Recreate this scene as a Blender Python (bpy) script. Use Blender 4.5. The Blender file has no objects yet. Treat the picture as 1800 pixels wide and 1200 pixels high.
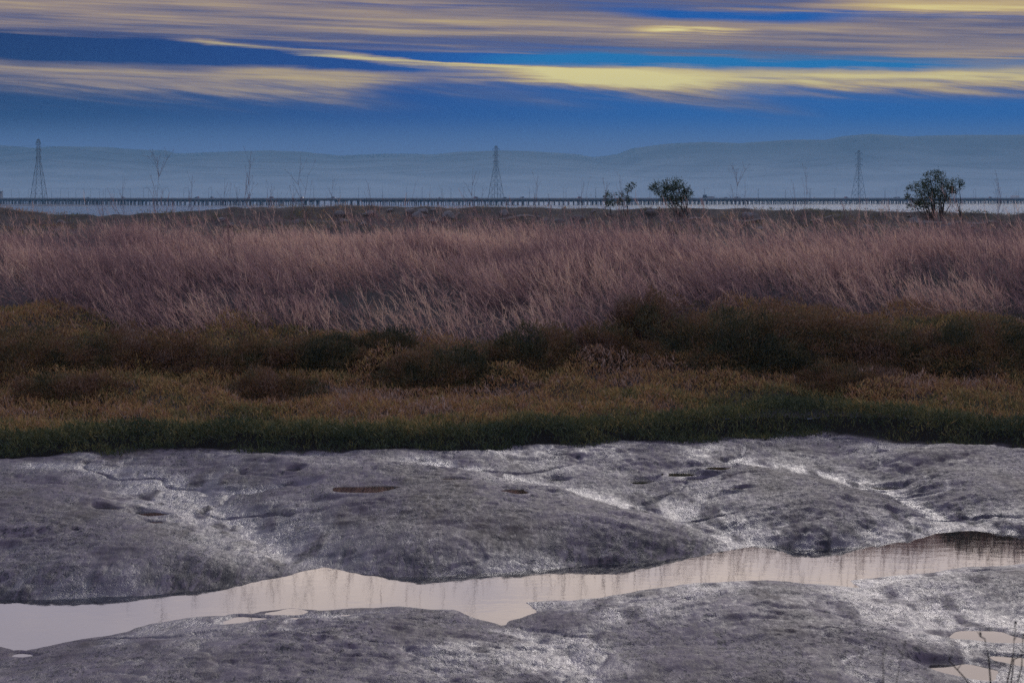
import bpy, math, random
import numpy as np
from mathutils import Vector, Matrix

# ------------------------------------------------------------------ camera, sky, sun, exposure
scene = bpy.context.scene
COL = scene.collection
H = 6.0                       # eye height above the water
FPX = 4250.0                  # focal length in pixels of an 1800 px wide picture
PITCH = math.atan(253.0 / FPX)
cam_data = bpy.data.cameras.new('camera')
cam_data.sensor_width = 36.0
cam_data.lens = 85.0
cam_data.clip_start = 0.5
cam_data.clip_end = 40000.0
cam_data.dof.use_dof = True
cam_data.dof.focus_distance = 66.0
cam_data.dof.aperture_fstop = 8.0
cam = bpy.data.objects.new('camera', cam_data)
COL.objects.link(cam)
cam.location = (0, 0, H)
cam.rotation_euler = (math.radians(90) - PITCH, 0, 0)
scene.camera = cam

SUN_EL = math.radians(20.0)
SUN_AZ = math.radians(8.0)          # to the right of the view direction (+Y)
sun_data = bpy.data.lights.new('sun', 'SUN')
sun_data.energy = 0.6
sun_data.angle = math.radians(16)
sun_data.color = (1.0, 0.92, 0.86)
sun = bpy.data.objects.new('sun', sun_data)
COL.objects.link(sun)
sdir = Vector((math.sin(SUN_AZ) * math.cos(SUN_EL), math.cos(SUN_AZ) * math.cos(SUN_EL), math.sin(SUN_EL)))
sun.rotation_euler = sdir.to_track_quat('Z', 'Y').to_euler()
sun.location = (0, 40, 60)

scene.view_settings.view_transform = 'Standard'
scene.view_settings.look = 'None'
scene.view_settings.exposure = 0.0
scene.view_settings.gamma = 1.0
scene.view_settings.use_curve_mapping = False
scene.render.engine = 'CYCLES'
cy = scene.cycles
cy.max_bounces = 6
cy.diffuse_bounces = 2
cy.glossy_bounces = 3
cy.transmission_bounces = 3
cy.transparent_max_bounces = 6
cy.volume_bounces = 0
cy.use_denoising = False
try:
    cy.denoiser = 'OPENIMAGEDENOISE'
    cy.denoising_prefilter = 'ACCURATE'
except Exception:
    pass
cy.caustics_reflective = False
cy.caustics_refractive = False


class NT:
    """small helper for node trees"""
    def __init__(self, tree):
        self.t = tree
    def n(self, kind, **kw):
        nd = self.t.nodes.new(kind)
        for k, v in kw.items():
            setattr(nd, k, v)
        return nd
    def link(self, a, b):
        self.t.links.new(a, b)
    def put(self, sock, v):
        if hasattr(v, 'links') or isinstance(v, bpy.types.NodeSocket):
            self.link(v, sock)
        else:
            sock.default_value = v
    def math(self, op, a, b=None, c=None, clamp=False):
        nd = self.n('ShaderNodeMath', operation=op)
        nd.use_clamp = clamp
        self.put(nd.inputs[0], a)
        if b is not None:
            self.put(nd.inputs[1], b)
        if c is not None:
            self.put(nd.inputs[2], c)
        return nd.outputs[0]
    def smooth(self, v, lo, hi, a=0.0, b=1.0):
        nd = self.n('ShaderNodeMapRange', interpolation_type='SMOOTHSTEP')
        self.put(nd.inputs[0], v)
        nd.inputs[1].default_value = lo
        nd.inputs[2].default_value = hi
        nd.inputs[3].default_value = a
        nd.inputs[4].default_value = b
        return nd.outputs[0]
    def mix(self, f, a, b, blend='MIX'):
        nd = self.n('ShaderNodeMix', data_type='RGBA', blend_type=blend)
        nd.clamp_factor = True
        self.put(nd.inputs[0], f)
        self.put(nd.inputs[6], a if isinstance(a, bpy.types.NodeSocket) else tuple(a)[:3] + (1,))
        self.put(nd.inputs[7], b if isinstance(b, bpy.types.NodeSocket) else tuple(b)[:3] + (1,))
        return nd.outputs[2]
    def noise(self, vec, scale, detail=3, rough=0.55, dist=0.0, dim='3D'):
        nd = self.n('ShaderNodeTexNoise', noise_dimensions=dim)
        if vec is not None:
            self.link(vec, nd.inputs['Vector'])
        nd.inputs['Scale'].default_value = scale
        nd.inputs['Detail'].default_value = detail
        nd.inputs['Roughness'].default_value = rough
        nd.inputs['Distortion'].default_value = dist
        return nd.outputs[0]
    def combine(self, x, y, z):
        nd = self.n('ShaderNodeCombineXYZ')
        self.put(nd.inputs[0], x); self.put(nd.inputs[1], y); self.put(nd.inputs[2], z)
        return nd.outputs[0]
    def ramp(self, f, stops):
        nd = self.n('ShaderNodeValToRGB')
        self.link(f, nd.inputs[0])
        el = nd.color_ramp.elements
        while len(el) < len(stops):
            el.new(0.5)
        for e, (p, c) in zip(el, stops):
            e.position = p
            e.color = tuple(c)[:3] + (1,)
        return nd.outputs[0]


def srgb(r, g, b):
    f = lambda c: (c / 255 / 12.92) if c / 255 <= 0.04045 else ((c / 255 + 0.055) / 1.055) ** 2.4
    return (f(r), f(g), f(b))


def build_world():
    w = bpy.data.worlds.new('World')
    scene.world = w
    w.use_nodes = True
    t = NT(w.node_tree)
    w.node_tree.nodes.clear()
    out = t.n('ShaderNodeOutputWorld')
    bg = t.n('ShaderNodeBackground')
    t.link(bg.outputs[0], out.inputs[0])
    sky = t.n('ShaderNodeTexSky', sky_type='NISHITA')
    sky.sun_disc = False
    sky.sun_elevation = SUN_EL
    sky.sun_rotation = SUN_AZ
    sky.air_density = 1.0
    sky.dust_density = 0.3
    sky.ozone_density = 3.0
    tc = t.n('ShaderNodeTexCoord')
    sep = t.n('ShaderNodeSeparateXYZ')
    t.link(tc.outputs['Generated'], sep.inputs[0])
    X, Y, Z = sep.outputs
    hor = t.math('SQRT', t.math('ADD', t.math('MULTIPLY', X, X), t.math('MULTIPLY', Y, Y)))
    v = t.math('DIVIDE', Z, t.math('MAXIMUM', hor, 0.02))      # tan(elevation)
    v = t.math('MINIMUM', v, 3.0)
    v = t.math('MAXIMUM', v, -0.01)
    u = t.math('ARCTAN2', X, Y)                                # azimuth from the view direction
    # "p" units: hundredths of the tangent, convenient for laying streaks out
    U = t.math('MULTIPLY', u, 4250.0)
    V = t.math('MULTIPLY', v, 4250.0)
    # domain warp: long fibres, slightly falling to the right as the photographed cirrus does
    wv = t.combine(t.math('MULTIPLY', U, 0.0022), t.math('MULTIPLY', V, 0.012), 3.1)
    wn = t.noise(wv, 1.0, 5, 0.6)
    warp = t.math('MULTIPLY', t.math('SUBTRACT', wn, 0.5), 30.0)
    wv2 = t.combine(t.math('MULTIPLY', t.math('ADD', U, t.math('MULTIPLY', V, 2.0)), 0.0075), t.math('ADD', t.math('MULTIPLY', V, 0.085), t.math('MULTIPLY', U, 0.009)), 7.7)
    wn2 = t.noise(wv2, 1.0, 6, 0.62)
    wv3 = t.combine(t.math('MULTIPLY', U, 0.0032), t.math('ADD', t.math('MULTIPLY', V, 0.11), t.math('MULTIPLY', U, 0.0035)), 4.4)
    wn3 = t.noise(wv3, 1.0, 6, 0.60)
    hb = t.smooth(V, 178, 222)
    wn2 = t.math('ADD', t.math('MULTIPLY', wn3, hb), t.math('MULTIPLY', wn2, t.math('SUBTRACT', 1.0, hb)))
    fib = t.math('SUBTRACT', wn2, 0.5)
    Vw = t.math('ADD', t.math('ADD', V, warp), t.math('MULTIPLY', fib, 24.0))

    def streak(x0, y0, x1, y1, w, soft, amp, up=1.0, dn=1.0, wob=None):
        """elongated bank of cirrus between two sky points (photo pixels), half-thickness w, end softness soft"""
        u0, u1 = x0 - 900, x1 - 900
        v0, v1 = 347 - y0, 347 - y1
        sl = (v1 - v0) / (u1 - u0)
        line = t.math('ADD', t.math('MULTIPLY', t.math('SUBTRACT', U, u0), sl), v0)
        d = t.math('SUBTRACT', Vw, line)
        if up != dn:
            a = t.math('DIVIDE', t.math('MAXIMUM', d, 0.0), w * up)
            b = t.math('DIVIDE', t.math('MINIMUM', d, 0.0), w * dn)
            q = t.math('ADD', a, b)
        else:
            q = t.math('DIVIDE', d, w * up)
        g = t.math('EXPONENT', t.math('MULTIPLY', t.math('MULTIPLY', q, q), -1.0))
        e = t.math('MULTIPLY', t.smooth(U, u0 - soft, u0 + soft), t.smooth(U, u1 - soft, u1 + soft, 1.0, 0.0))
        return t.math('MULTIPLY', t.math('MULTIPLY', g, e), amp)

    def add(*a):
        s = a[0]
        for b in a[1:]:
            s = t.math('ADD', s, b)
        return s

    # ---- D: how much cloud, L: how strongly it is lit (mauve -> yellow)
    # general sheet of high cloud above the frame and all round
    gen = t.noise(t.combine(t.math('MULTIPLY', U, 0.0007), t.math('MULTIPLY', V, 0.006), 1.3), 1.0, 3, 0.6)
    sheet = t.math('MULTIPLY', t.smooth(V, 215, 330), t.smooth(gen, 0.22, 0.62, 0.62, 1.0))
    genL = t.math('MULTIPLY', t.smooth(V, 350, 470), t.smooth(gen, 0.3, 0.7, 0.22, 0.5))
    banks = t.math('MULTIPLY', t.smooth(gen, 0.42, 0.62), t.smooth(V, 120, 200))
    edge = streak(330, 78, 1150, 139, 8, 60, 1.0, 0.6, 2.0)        # bright edge falling right
    longb = streak(1000, 131, 2200, 133, 16, 140, 1.0, 0.8, 1.9)   # long bright bank, right
    topr = streak(1450, 13, 2100, 30, 16, 120, 0.9)                # yellow bank, top right
    leftb = streak(-300, 112, 660, 152, 23, 80, 0.85, 0.8, 1.6)    # tan band, left
    midb = streak(420, 130, 1250, 146, 12, 120, 0.72)
    glint = streak(1130, 57, 1300, 60, 4, 50, 0.6)
    D = add(sheet, edge, longb, topr, leftb, midb, glint,
            streak(-200, 28, 700, 42, 32, 200, 0.80),              # mauve deck, upper left
            streak(700, 40, 1900, 85, 26, 250, 0.85),              # tan deck, upper right
            streak(900, 78, 2100, 92, 22, 260, 0.75),
            streak(100, 142, 720, 192, 10, 150, 0.55),
            streak(1060, 146, 1440, 214, 14, 90, 1.05),            # hanging wisp
            streak(760, 158, 1010, 190, 13, 120, 0.45),
            streak(1450, 160, 2200, 172, 16, 200, 0.55))
    gaps = add(streak(-300, 76, 560, 104, 19, 150, 1.5, 1.0, 0.9),    # navy wedge
               streak(450, 106, 760, 124, 7, 80, 0.9),
               streak(1060, 26, 1480, 40, 13, 130, 1.2),              # blue gap top
               streak(1400, 26, 1800, 42, 7, 100, 0.55),
               streak(560, 10, 860, 18, 9, 90, 0.75),
               streak(680, 98, 1250, 113, 7, 110, 1.1),               # cyan slot
               streak(1200, 112, 1620, 118, 4.5, 120, 0.8))
    D = t.math('SUBTRACT', D, gaps)
    D = t.math('MULTIPLY', D, t.math('ADD', t.math('MULTIPLY', fib, 1.9), 1.0))
    D = t.math('ADD', D, t.math('MULTIPLY', fib, 0.25), clamp=True)
    D = t.math('MULTIPLY', D, t.smooth(V, 125, 185))               # clears towards the horizon
    L = add(edge, longb, t.math('MULTIPLY', topr, 0.9), t.math('MULTIPLY', glint, 1.3), t.math('MULTIPLY', midb, 0.6), t.math('MULTIPLY', leftb, 0.42),
            streak(700, 42, 1600, 66, 17, 200, 0.40), streak(-300, 22, 800, 40, 22, 200, 0.26), streak(-300, 4, 700, 8, 12, 200, 0.22),
            streak(1500, 95, 2200, 100, 14, 200, 0.35), genL)
    L = t.math('ADD', t.math('MULTIPLY', L, 0.82), t.math('MULTIPLY', fib, 1.15), clamp=True)

    def dress(Dn, Ln, clear):
        cl = t.ramp(Ln, [(0.0, srgb(108, 98, 120)), (0.28, srgb(164, 140, 124)), (0.6, srgb(212, 182, 118)), (1.0, srgb(255, 236, 146))])
        # the cloud overhead is paler and brighter than the low banks, then cooler towards the zenith
        hi = t.n('ShaderNodeMix', data_type='RGBA'); t.link(t.smooth(V, 380, 640), hi.inputs[0]); t.link(cl, hi.inputs[6])
        gv = t.noise(t.combine(t.math('MULTIPLY', U, 0.0016), t.math('MULTIPLY', V, 0.009), 5.5), 1.0, 4, 0.6)
        t.link(t.mix(t.smooth(t.math('ADD', gv, t.smooth(U, -900, 400, -0.10, 0.06)), 0.36, 0.62), HIGH_CLOUD_2, HIGH_CLOUD), hi.inputs[7])
        cl = hi.outputs[2]
        md = t.n('ShaderNodeMix', data_type='RGBA'); t.link(t.smooth(V, 850, 1250), md.inputs[0]); t.link(cl, md.inputs[6])
        md.inputs[7].default_value = MID_CLOUD + (1,)
        cl = md.outputs[2]
        ze = t.n('ShaderNodeMix', data_type='RGBA'); t.link(t.smooth(V, 1900, 5200), ze.inputs[0]); t.link(cl, ze.inputs[6])
        ze.inputs[7].default_value = ZENITH_CLOUD + (1,)
        return t.mix(Dn, clear, ze.outputs[2])

    # ---- clear sky between: the physical sky, deepened
    skyc = t.mix(1.0, sky.outputs[0], (0.0020, 0.011, 0.040), 'MULTIPLY')
    deep = t.ramp(t.math('ADD', t.smooth(U, -1000, 500, 0.0, 0.85), t.math('MULTIPLY', t.smooth(U, -300, 0), t.math('MULTIPLY', t.smooth(V, 205, 235), t.smooth(V, 240, 275, 0.35, 0.0)))), [(0.0, srgb(0, 2, 80)), (0.45, srgb(0, 48, 140)), (0.85, srgb(0, 84, 172)), (1.0, srgb(0, 118, 186))])
    low = t.mix(t.smooth(V, 70, 150), srgb(112, 124, 166), deep)
    clear = t.mix(0.92, skyc, low)
    colA = dress(D, L, clear)
    lowB = t.mix(t.smooth(V, 60, 165), srgb(96, 108, 156), srgb(0, 60, 150))
    clearB = t.mix(t.smooth(V, 900, 2600, 0.15, 1.0), lowB, skyc)
    colB = dress(t.math('MAXIMUM', sheet, banks), genL, clearB)
    t.link(colA, bg.inputs[0])
    bg2 = t.n('ShaderNodeBackground'); t.link(colB, bg2.inputs[0])
    # the finely fibred banks low ahead, the plainer sheet everywhere else
    F = t.math('MULTIPLY', t.smooth(V, 330, 420, 1.0, 0.0), t.smooth(t.math('ABSOLUTE', U), 1300, 1800, 1.0, 0.0))
    mx = t.n('ShaderNodeMixShader')
    t.link(F, mx.inputs[0]); t.link(bg2.outputs[0], mx.inputs[1]); t.link(bg.outputs[0], mx.inputs[2])
    t.link(mx.outputs[0], out.inputs[0])
    w.cycles.sampling_method = 'MANUAL'
    w.cycles.sample_map_resolution = 256


HIGH_CLOUD = (1.72, 1.42, 1.26)
HIGH_CLOUD_2 = (1.08, 0.96, 1.08)
MID_CLOUD = (0.52, 0.56, 0.76)
ZENITH_CLOUD = (0.24, 0.28, 0.46)
build_world()

# ------------------------------------------------------------------ helpers
rng = np.random.default_rng(7)
random.seed(7)
CP, SP = math.cos(PITCH), math.sin(PITCH)


def ray(px, py):
    a, b = (px - 900.0) / FPX, (600.0 - py) / FPX
    return np.array([a, CP + b * SP, -SP + b * CP])


def at_depth(px, py, y):
    d = ray(px, py)
    k = y / d[1]
    return np.array([d[0] * k, y, H + d[2] * k])


def on_plane(px, py, z=0.0):
    d = ray(px, py)
    k = (z - H) / d[2]
    return np.array([d[0] * k, d[1] * k])


def hash2(ix, iy, seed):
    n = (ix.astype(np.int64) * 374761393 + iy.astype(np.int64) * 668265263 + seed * 974711) & 0x7fffffff
    n = ((n ^ (n >> 13)) * 1274126177) & 0x7fffffff
    n = (n ^ (n >> 16)) & 0xffff
    return n / 65535.0


def vnoise(x, y, seed=0):
    x0, y0 = np.floor(x), np.floor(y)
    fx, fy = x - x0, y - y0
    fx = fx * fx * fx * (fx * (fx * 6 - 15) + 10)
    fy = fy * fy * fy * (fy * (fy * 6 - 15) + 10)
    a = hash2(x0, y0, seed); b = hash2(x0 + 1, y0, seed)
    c = hash2(x0, y0 + 1, seed); d = hash2(x0 + 1, y0 + 1, seed)
    return (a + (b - a) * fx) * (1 - fy) + (c + (d - c) * fx) * fy


def fbm(x, y, seed=0, octv=4, gain=0.5):
    s = np.zeros_like(np.asarray(x, dtype=float)); amp = 1.0; tot = 0.0
    for o in range(octv):
        s = s + amp * (vnoise(x * 2 ** o + 17.3 * o, y * 2 ** o - 9.1 * o, seed + o) - 0.5)
        tot += amp; amp *= gain
    return s / tot * 2.0


def sstep(a, b, x):
    t = np.clip((x - a) / (b - a), 0, 1)
    return t * t * (3 - 2 * t)


def poly_sdf(x, y, poly):
    """signed distance to a polygon, positive inside"""
    P = np.asarray(poly, float)
    Q = np.roll(P, -1, axis=0)
    d2 = np.full(x.shape, 1e18)
    inside = np.zeros(x.shape, bool)
    for (ax, ay), (bx, by) in zip(P, Q):
        ex, ey = bx - ax, by - ay
        t = np.clip(((x - ax) * ex + (y - ay) * ey) / (ex * ex + ey * ey + 1e-12), 0, 1)
        d2 = np.minimum(d2, (x - ax - t * ex) ** 2 + (y - ay - t * ey) ** 2)
        if ay != by:
            c = ((ay > y) != (by > y)) & (x < (bx - ax) * (y - ay) / (by - ay) + ax)
            inside ^= c
    d = np.sqrt(d2)
    return np.where(inside, d, -d)


def smooth_poly(pts, n=3):
    """Chaikin corner cutting of a closed outline"""
    P = np.asarray(pts, float)
    for _ in range(n):
        Q = np.roll(P, -1, axis=0)
        P = np.stack([0.75 * P + 0.25 * Q, 0.25 * P + 0.75 * Q], 1).reshape(-1, 2)
    return P


def mesh_from(name, verts, faces, smooth=False, attr=None):
    """verts (N,3), faces (M,k) with one k"""
    verts = np.ascontiguousarray(verts, dtype=np.float32)
    faces = np.ascontiguousarray(faces, dtype=np.int32)
    me = bpy.data.meshes.new(name)
    M, k = faces.shape
    me.vertices.add(len(verts)); me.vertices.foreach_set('co', verts.ravel())
    me.loops.add(M * k); me.loops.foreach_set('vertex_index', faces.ravel())
    me.polygons.add(M)
    me.polygons.foreach_set('loop_start', np.arange(0, M * k, k, dtype=np.int32))
    me.polygons.foreach_set('loop_total', np.full(M, k, dtype=np.int32))
    if smooth:
        me.polygons.foreach_set('use_smooth', np.ones(M, bool))
    if attr:
        for an, av in attr.items():
            a = me.attributes.new(an, 'FLOAT', 'POINT')
            a.data.foreach_set('value', np.ascontiguousarray(av, dtype=np.float32))
    me.update(calc_edges=True)
    me.validate()
    return me


def link(name, me, mat=None, parent=None, loc=None, rotz=None):
    o = bpy.data.objects.new(name, me)
    if mat is not None and me is not None and not me.materials:
        me.materials.append(mat)
    COL.objects.link(o)
    if parent is not None:
        o.parent = parent
    if loc is not None:
        o.location = [float(c) for c in loc]
    if rotz is not None:
        o.rotation_euler = (0, 0, float(rotz))
    return o


def tag(o, label=None, cat=None, group=None, kind=None):
    if label: o['label'] = label
    if cat: o['category'] = cat
    if group: o['group'] = group
    if kind: o['kind'] = kind
    return o


def thing(name, label, cat, loc=(0, 0, 0), rotz=0.0, group=None):
    o = link(name, None, loc=loc, rotz=rotz)
    o.empty_display_size = 0.2
    return tag(o, label, cat, group)


def copy_tree(o, parent=None):
    c = o.copy()
    COL.objects.link(c)
    if parent is not None:
        c.parent = parent
    for ch in list(o.children):
        copy_tree(ch, c)
    return c


class MB:
    """collects simple solids into one mesh"""
    def __init__(self):
        self.v = []; self.f = []
    def raw(self, vs, fs):
        o = len(self.v)
        self.v += [tuple(map(float, p)) for p in vs]
        self.f += [tuple(i + o for i in f) for f in fs]
    def box(self, x0, x1, y0, y1, z0, z1):
        self.raw([(x0, y0, z0), (x1, y0, z0), (x1, y1, z0), (x0, y1, z0), (x0, y0, z1), (x1, y0, z1), (x1, y1, z1), (x0, y1, z1)],
                 [(0, 3, 2, 1), (4, 5, 6, 7), (0, 1, 5, 4), (1, 2, 6, 5), (2, 3, 7, 6), (3, 0, 4, 7)])
    def prism(self, prof, x0, x1):
        """profile of (y,z) pushed along x"""
        n = len(prof)
        vs = [(x0, y, z) for y, z in prof] + [(x1, y, z) for y, z in prof]
        fs = [tuple(range(n - 1, -1, -1)), tuple(range(n, 2 * n))]
        fs += [(i, (i + 1) % n, n + (i + 1) % n, n + i) for i in range(n)]
        self.raw(vs, fs)
    def tube(self, pts, rad, n=5, cap=True):
        pts = [Vector(p) for p in pts]
        if not hasattr(rad, '__len__'):
            rad = [rad] * len(pts)
        rings = []
        for i, p in enumerate(pts):
            d = (pts[min(i + 1, len(pts) - 1)] - pts[max(i - 1, 0)])
            d = d.normalized() if d.length > 1e-9 else Vector((0, 0, 1))
            a = d.cross(Vector((0, 0, 1)) if abs(d.z) < 0.95 else Vector((1, 0, 0))).normalized()
            b = d.cross(a)
            rings.append([p + (a * math.cos(2 * math.pi * k / n) + b * math.sin(2 * math.pi * k / n)) * rad[i] for k in range(n)])
        vs = [q for r in rings for q in r]
        fs = []
        for i in range(len(pts) - 1):
            for k in range(n):
                k2 = (k + 1) % n
                fs.append((i * n + k, i * n + k2, (i + 1) * n + k2, (i + 1) * n + k))
        if cap:
            fs.append(tuple(range(n - 1, -1, -1)))
            fs.append(tuple(range((len(pts) - 1) * n, len(pts) * n)))
        self.raw(vs, fs)
    def mesh(self, name, smooth=False):
        me = bpy.data.meshes.new(name)
        me.from_pydata(self.v, [], self.f)
        me.update()
        if smooth:
            for p in me.polygons:
                p.use_smooth = True
        return me
    def build(self, name, mat, parent=None, smooth=False):
        return link(name, self.mesh(name, smooth), mat, parent)


# ------------------------------------------------------------------ materials
def new_mat(name):
    m = bpy.data.materials.new(name)
    m.use_nodes = True
    t = NT(m.node_tree)
    bsdf = m.node_tree.nodes['Principled BSDF']
    return m, t, bsdf


def simple_mat(name, col, rough=0.7, var=0.25, scale=3.0, metal=0.0, bump=0.0):
    m, t, b = new_mat(name)
    tc = t.n('ShaderNodeTexCoord')
    nz = t.noise(tc.outputs['Object'], scale, 4, 0.6)
    c0 = tuple(c * (1 - var) for c in col); c1 = tuple(min(1, c * (1 + var)) for c in col)
    t.link(t.ramp(nz, [(0.3, c0), (0.7, c1)]), b.inputs['Base Color'])
    b.inputs['Roughness'].default_value = rough
    b.inputs['Metallic'].default_value = metal
    if bump:
        bp = t.n('ShaderNodeBump'); bp.inputs['Strength'].default_value = bump
        t.link(nz, bp.inputs['Height']); t.link(bp.outputs[0], b.inputs['Normal'])
    return m


def plant_mat(name, stops, rough=0.6, trans=0.3):
    """leaf / stalk colour from the per-plant 'tint' attribute"""
    m, t, b = new_mat(name)
    at = t.n('ShaderNodeAttribute', attribute_name='tint')
    col = t.ramp(at.outputs['Fac'], stops)
    t.link(col, b.inputs['Base Color'])
    b.inputs['Roughness'].default_value = rough
    b.inputs['Specular IOR Level'].default_value = 0.25
    tr = t.n('ShaderNodeBsdfTranslucent')
    t.link(col, tr.inputs[0])
    mx = t.n('ShaderNodeMixShader'); mx.inputs[0].default_value = trans
    t.link(b.outputs[0], mx.inputs[1]); t.link(tr.outputs[0], mx.inputs[2])
    out = m.node_tree.nodes['Material Output']
    t.link(mx.outputs[0], out.inputs[0])
    return m


def mud_material():
    m, t, b = new_mat('wet_mud')
    geo = t.n('ShaderNodeNewGeometry')
    pos = geo.outputs['Position']
    wet = t.n('ShaderNodeAttribute', attribute_name='wet').outputs['Fac']
    soil = t.n('ShaderNodeAttribute', attribute_name='soil').outputs['Fac']
    mp = t.n('ShaderNodeMapping'); t.link(pos, mp.inputs[0]); mp.inputs['Scale'].default_value = (1.0, 0.28, 1.0)
    st = mp.outputs[0]
    n1 = t.noise(st, 0.55, 5, 0.6)
    n2 = t.noise(st, 3.2, 5, 0.65)
    n3 = t.noise(st, 13.0, 4, 0.7)
    n5 = t.noise(st, 1.3, 4, 0.6)
    grey = t.mix(t.smooth(n2, 0.34, 0.66), (0.052, 0.037, 0.046), (0.148, 0.108, 0.126))
    grey = t.mix(t.smooth(n3, 0.40, 0.66, 0.0, 0.55), grey, (0.180, 0.140, 0.165))
    # brown algae film on the drier shoulders
    film = t.math('MULTIPLY', t.smooth(n1, 0.47, 0.66), t.math('SUBTRACT', 1.0, t.math('MULTIPLY', wet, 0.8), clamp=True))
    film = t.math('MULTIPLY', film, t.smooth(n3, 0.22, 0.6))
    c = t.mix(t.math('MULTIPLY', film, 0.8), grey, (0.062, 0.045, 0.028))
    # dark flecks: the shade in small pits, painted into the colour
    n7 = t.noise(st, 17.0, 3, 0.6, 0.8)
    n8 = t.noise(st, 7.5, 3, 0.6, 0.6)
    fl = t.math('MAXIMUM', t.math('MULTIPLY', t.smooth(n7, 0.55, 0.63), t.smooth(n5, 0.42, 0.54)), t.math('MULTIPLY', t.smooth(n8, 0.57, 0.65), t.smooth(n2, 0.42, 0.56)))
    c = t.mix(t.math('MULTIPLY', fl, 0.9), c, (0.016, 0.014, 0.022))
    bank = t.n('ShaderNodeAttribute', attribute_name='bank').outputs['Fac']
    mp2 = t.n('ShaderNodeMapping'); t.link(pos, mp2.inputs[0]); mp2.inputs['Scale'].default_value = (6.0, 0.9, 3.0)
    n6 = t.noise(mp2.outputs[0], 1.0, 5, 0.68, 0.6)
    c = t.mix(t.math('MULTIPLY', bank, t.smooth(n6, 0.42, 0.58, 0.9, 0.0)), c, (0.024, 0.022, 0.026))  # streaky darkening paints the shade of the far bank faces
    c = t.mix(t.math('MULTIPLY', bank, t.smooth(n6, 0.54, 0.70, 0.0, 0.7)), c, (0.19, 0.165, 0.175))  # pale strands paint the glints on the banks
    c = t.mix(soil, c, (0.034, 0.030, 0.026))
    t.link(c, b.inputs['Base Color'])
    patch = t.smooth(n5, 0.38, 0.62)
    r = t.math('SUBTRACT', t.math('ADD', 0.63, t.math('MULTIPLY', t.math('SUBTRACT', n3, 0.5), 0.6)), t.math('MULTIPLY', t.math('MULTIPLY', wet, t.math('ADD', t.math('MULTIPLY', patch, 0.4), 0.6)), 0.27))
    r = t.math('ADD', r, t.math('MULTIPLY', soil, 0.5), clamp=True)
    t.link(r, b.inputs['Roughness'])
    sp = t.math('MULTIPLY', t.math('ADD', t.math('ADD', 0.10, t.math('MULTIPLY', patch, 0.16)), t.math('MULTIPLY', wet, 0.46)), t.math('SUBTRACT', 1.0, soil, clamp=True))
    t.link(sp, b.inputs['Specular IOR Level'])
    h = t.math('ADD', t.math('MULTIPLY', n3, 0.75), t.math('MULTIPLY', n2, 0.7))
    h = t.math('SUBTRACT', h, t.math('MULTIPLY', fl, 0.35))
    n4 = t.noise(pos, 38.0, 3, 0.7)
    h = t.math('ADD', h, t.math('MULTIPLY', n4, 0.10))
    h = t.math('ADD', h, t.math('MULTIPLY', t.math('MULTIPLY', n6, bank), 1.2))
    bp = t.n('ShaderNodeBump'); bp.inputs['Distance'].default_value = 0.06
    t.link(t.math('ADD', 0.45, t.math('MULTIPLY', t.smooth(n5, 0.40, 0.62), 0.5)), bp.inputs['Strength'])
    t.link(h, bp.inputs['Height']); t.link(bp.outputs[0], b.inputs['Normal'])
    return m


def soil_material():
    m, t, b = new_mat('thatch_soil')
    geo = t.n('ShaderNodeNewGeometry')
    n1 = t.noise(geo.outputs['Position'], 1.2, 5, 0.65)
    n2 = t.noise(geo.outputs['Position'], 16.0, 4, 0.7)
    c = t.mix(t.smooth(n1, 0.35, 0.65), (0.030, 0.026, 0.024), (0.075, 0.058, 0.046))
    c = t.mix(t.smooth(n2, 0.4, 0.7), c, (0.10, 0.078, 0.062))
    t.link(c, b.inputs['Base Color']); b.inputs['Roughness'].default_value = 0.9
    bp = t.n('ShaderNodeBump'); bp.inputs['Strength'].default_value = 0.9; bp.inputs['Distance'].default_value = 0.08
    t.link(n2, bp.inputs['Height']); t.link(bp.outputs[0], b.inputs['Normal'])
    return m


def water_material(name, rough, bump, scale, col):
    m, t, b = new_mat(name)
    geo = t.n('ShaderNodeNewGeometry')
    b.inputs['Base Color'].default_value = col + (1,)
    b.inputs['Roughness'].default_value = rough
    b.inputs['IOR'].default_value = 1.333
    b.inputs['Specular IOR Level'].default_value = 0.5
    if bump:
        mp = t.n('ShaderNodeMapping'); t.link(geo.outputs['Position'], mp.inputs[0]); mp.inputs['Scale'].default_value = scale
        nz = t.noise(mp.outputs[0], 1.0, 4, 0.55)
        bp = t.n('ShaderNodeBump'); bp.inputs['Strength'].default_value = bump; bp.inputs['Distance'].default_value = 0.02
        t.link(nz, bp.inputs['Height']); t.link(bp.outputs[0], b.inputs['Normal'])
    return m


M_MUD = mud_material()
M_SOIL = soil_material()
M_SLOUGH = water_material('calm_water', 0.03, 0.05, (2.5, 3.0, 1.0), (0.020, 0.020, 0.022))
M_PUDDLE = water_material('puddle_water', 0.03, 0.0, (1, 1, 1), (0.030, 0.024, 0.018))
M_BAY = water_material('bay_water', 0.10, 0.0, (1, 1, 1), (0.05, 0.065, 0.085))
M_CONC = simple_mat('old_concrete', (0.27, 0.27, 0.28), 0.85, 0.25, 0.4)
M_STEEL = simple_mat('galvanised_steel', (0.16, 0.17, 0.18), 0.6, 0.2, 0.8, 0.3)
M_ROCK = simple_mat('riprap_rock', (0.15, 0.14, 0.14), 0.85, 0.45, 3.5, 0, 0.6)
M_WOOD = simple_mat('driftwood', (0.24, 0.21, 0.19), 0.8, 0.35, 7.0, 0, 0.5)
M_BARK = simple_mat('dark_bark', (0.055, 0.045, 0.040), 0.9, 0.35, 9.0, 0, 0.5)
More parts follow.
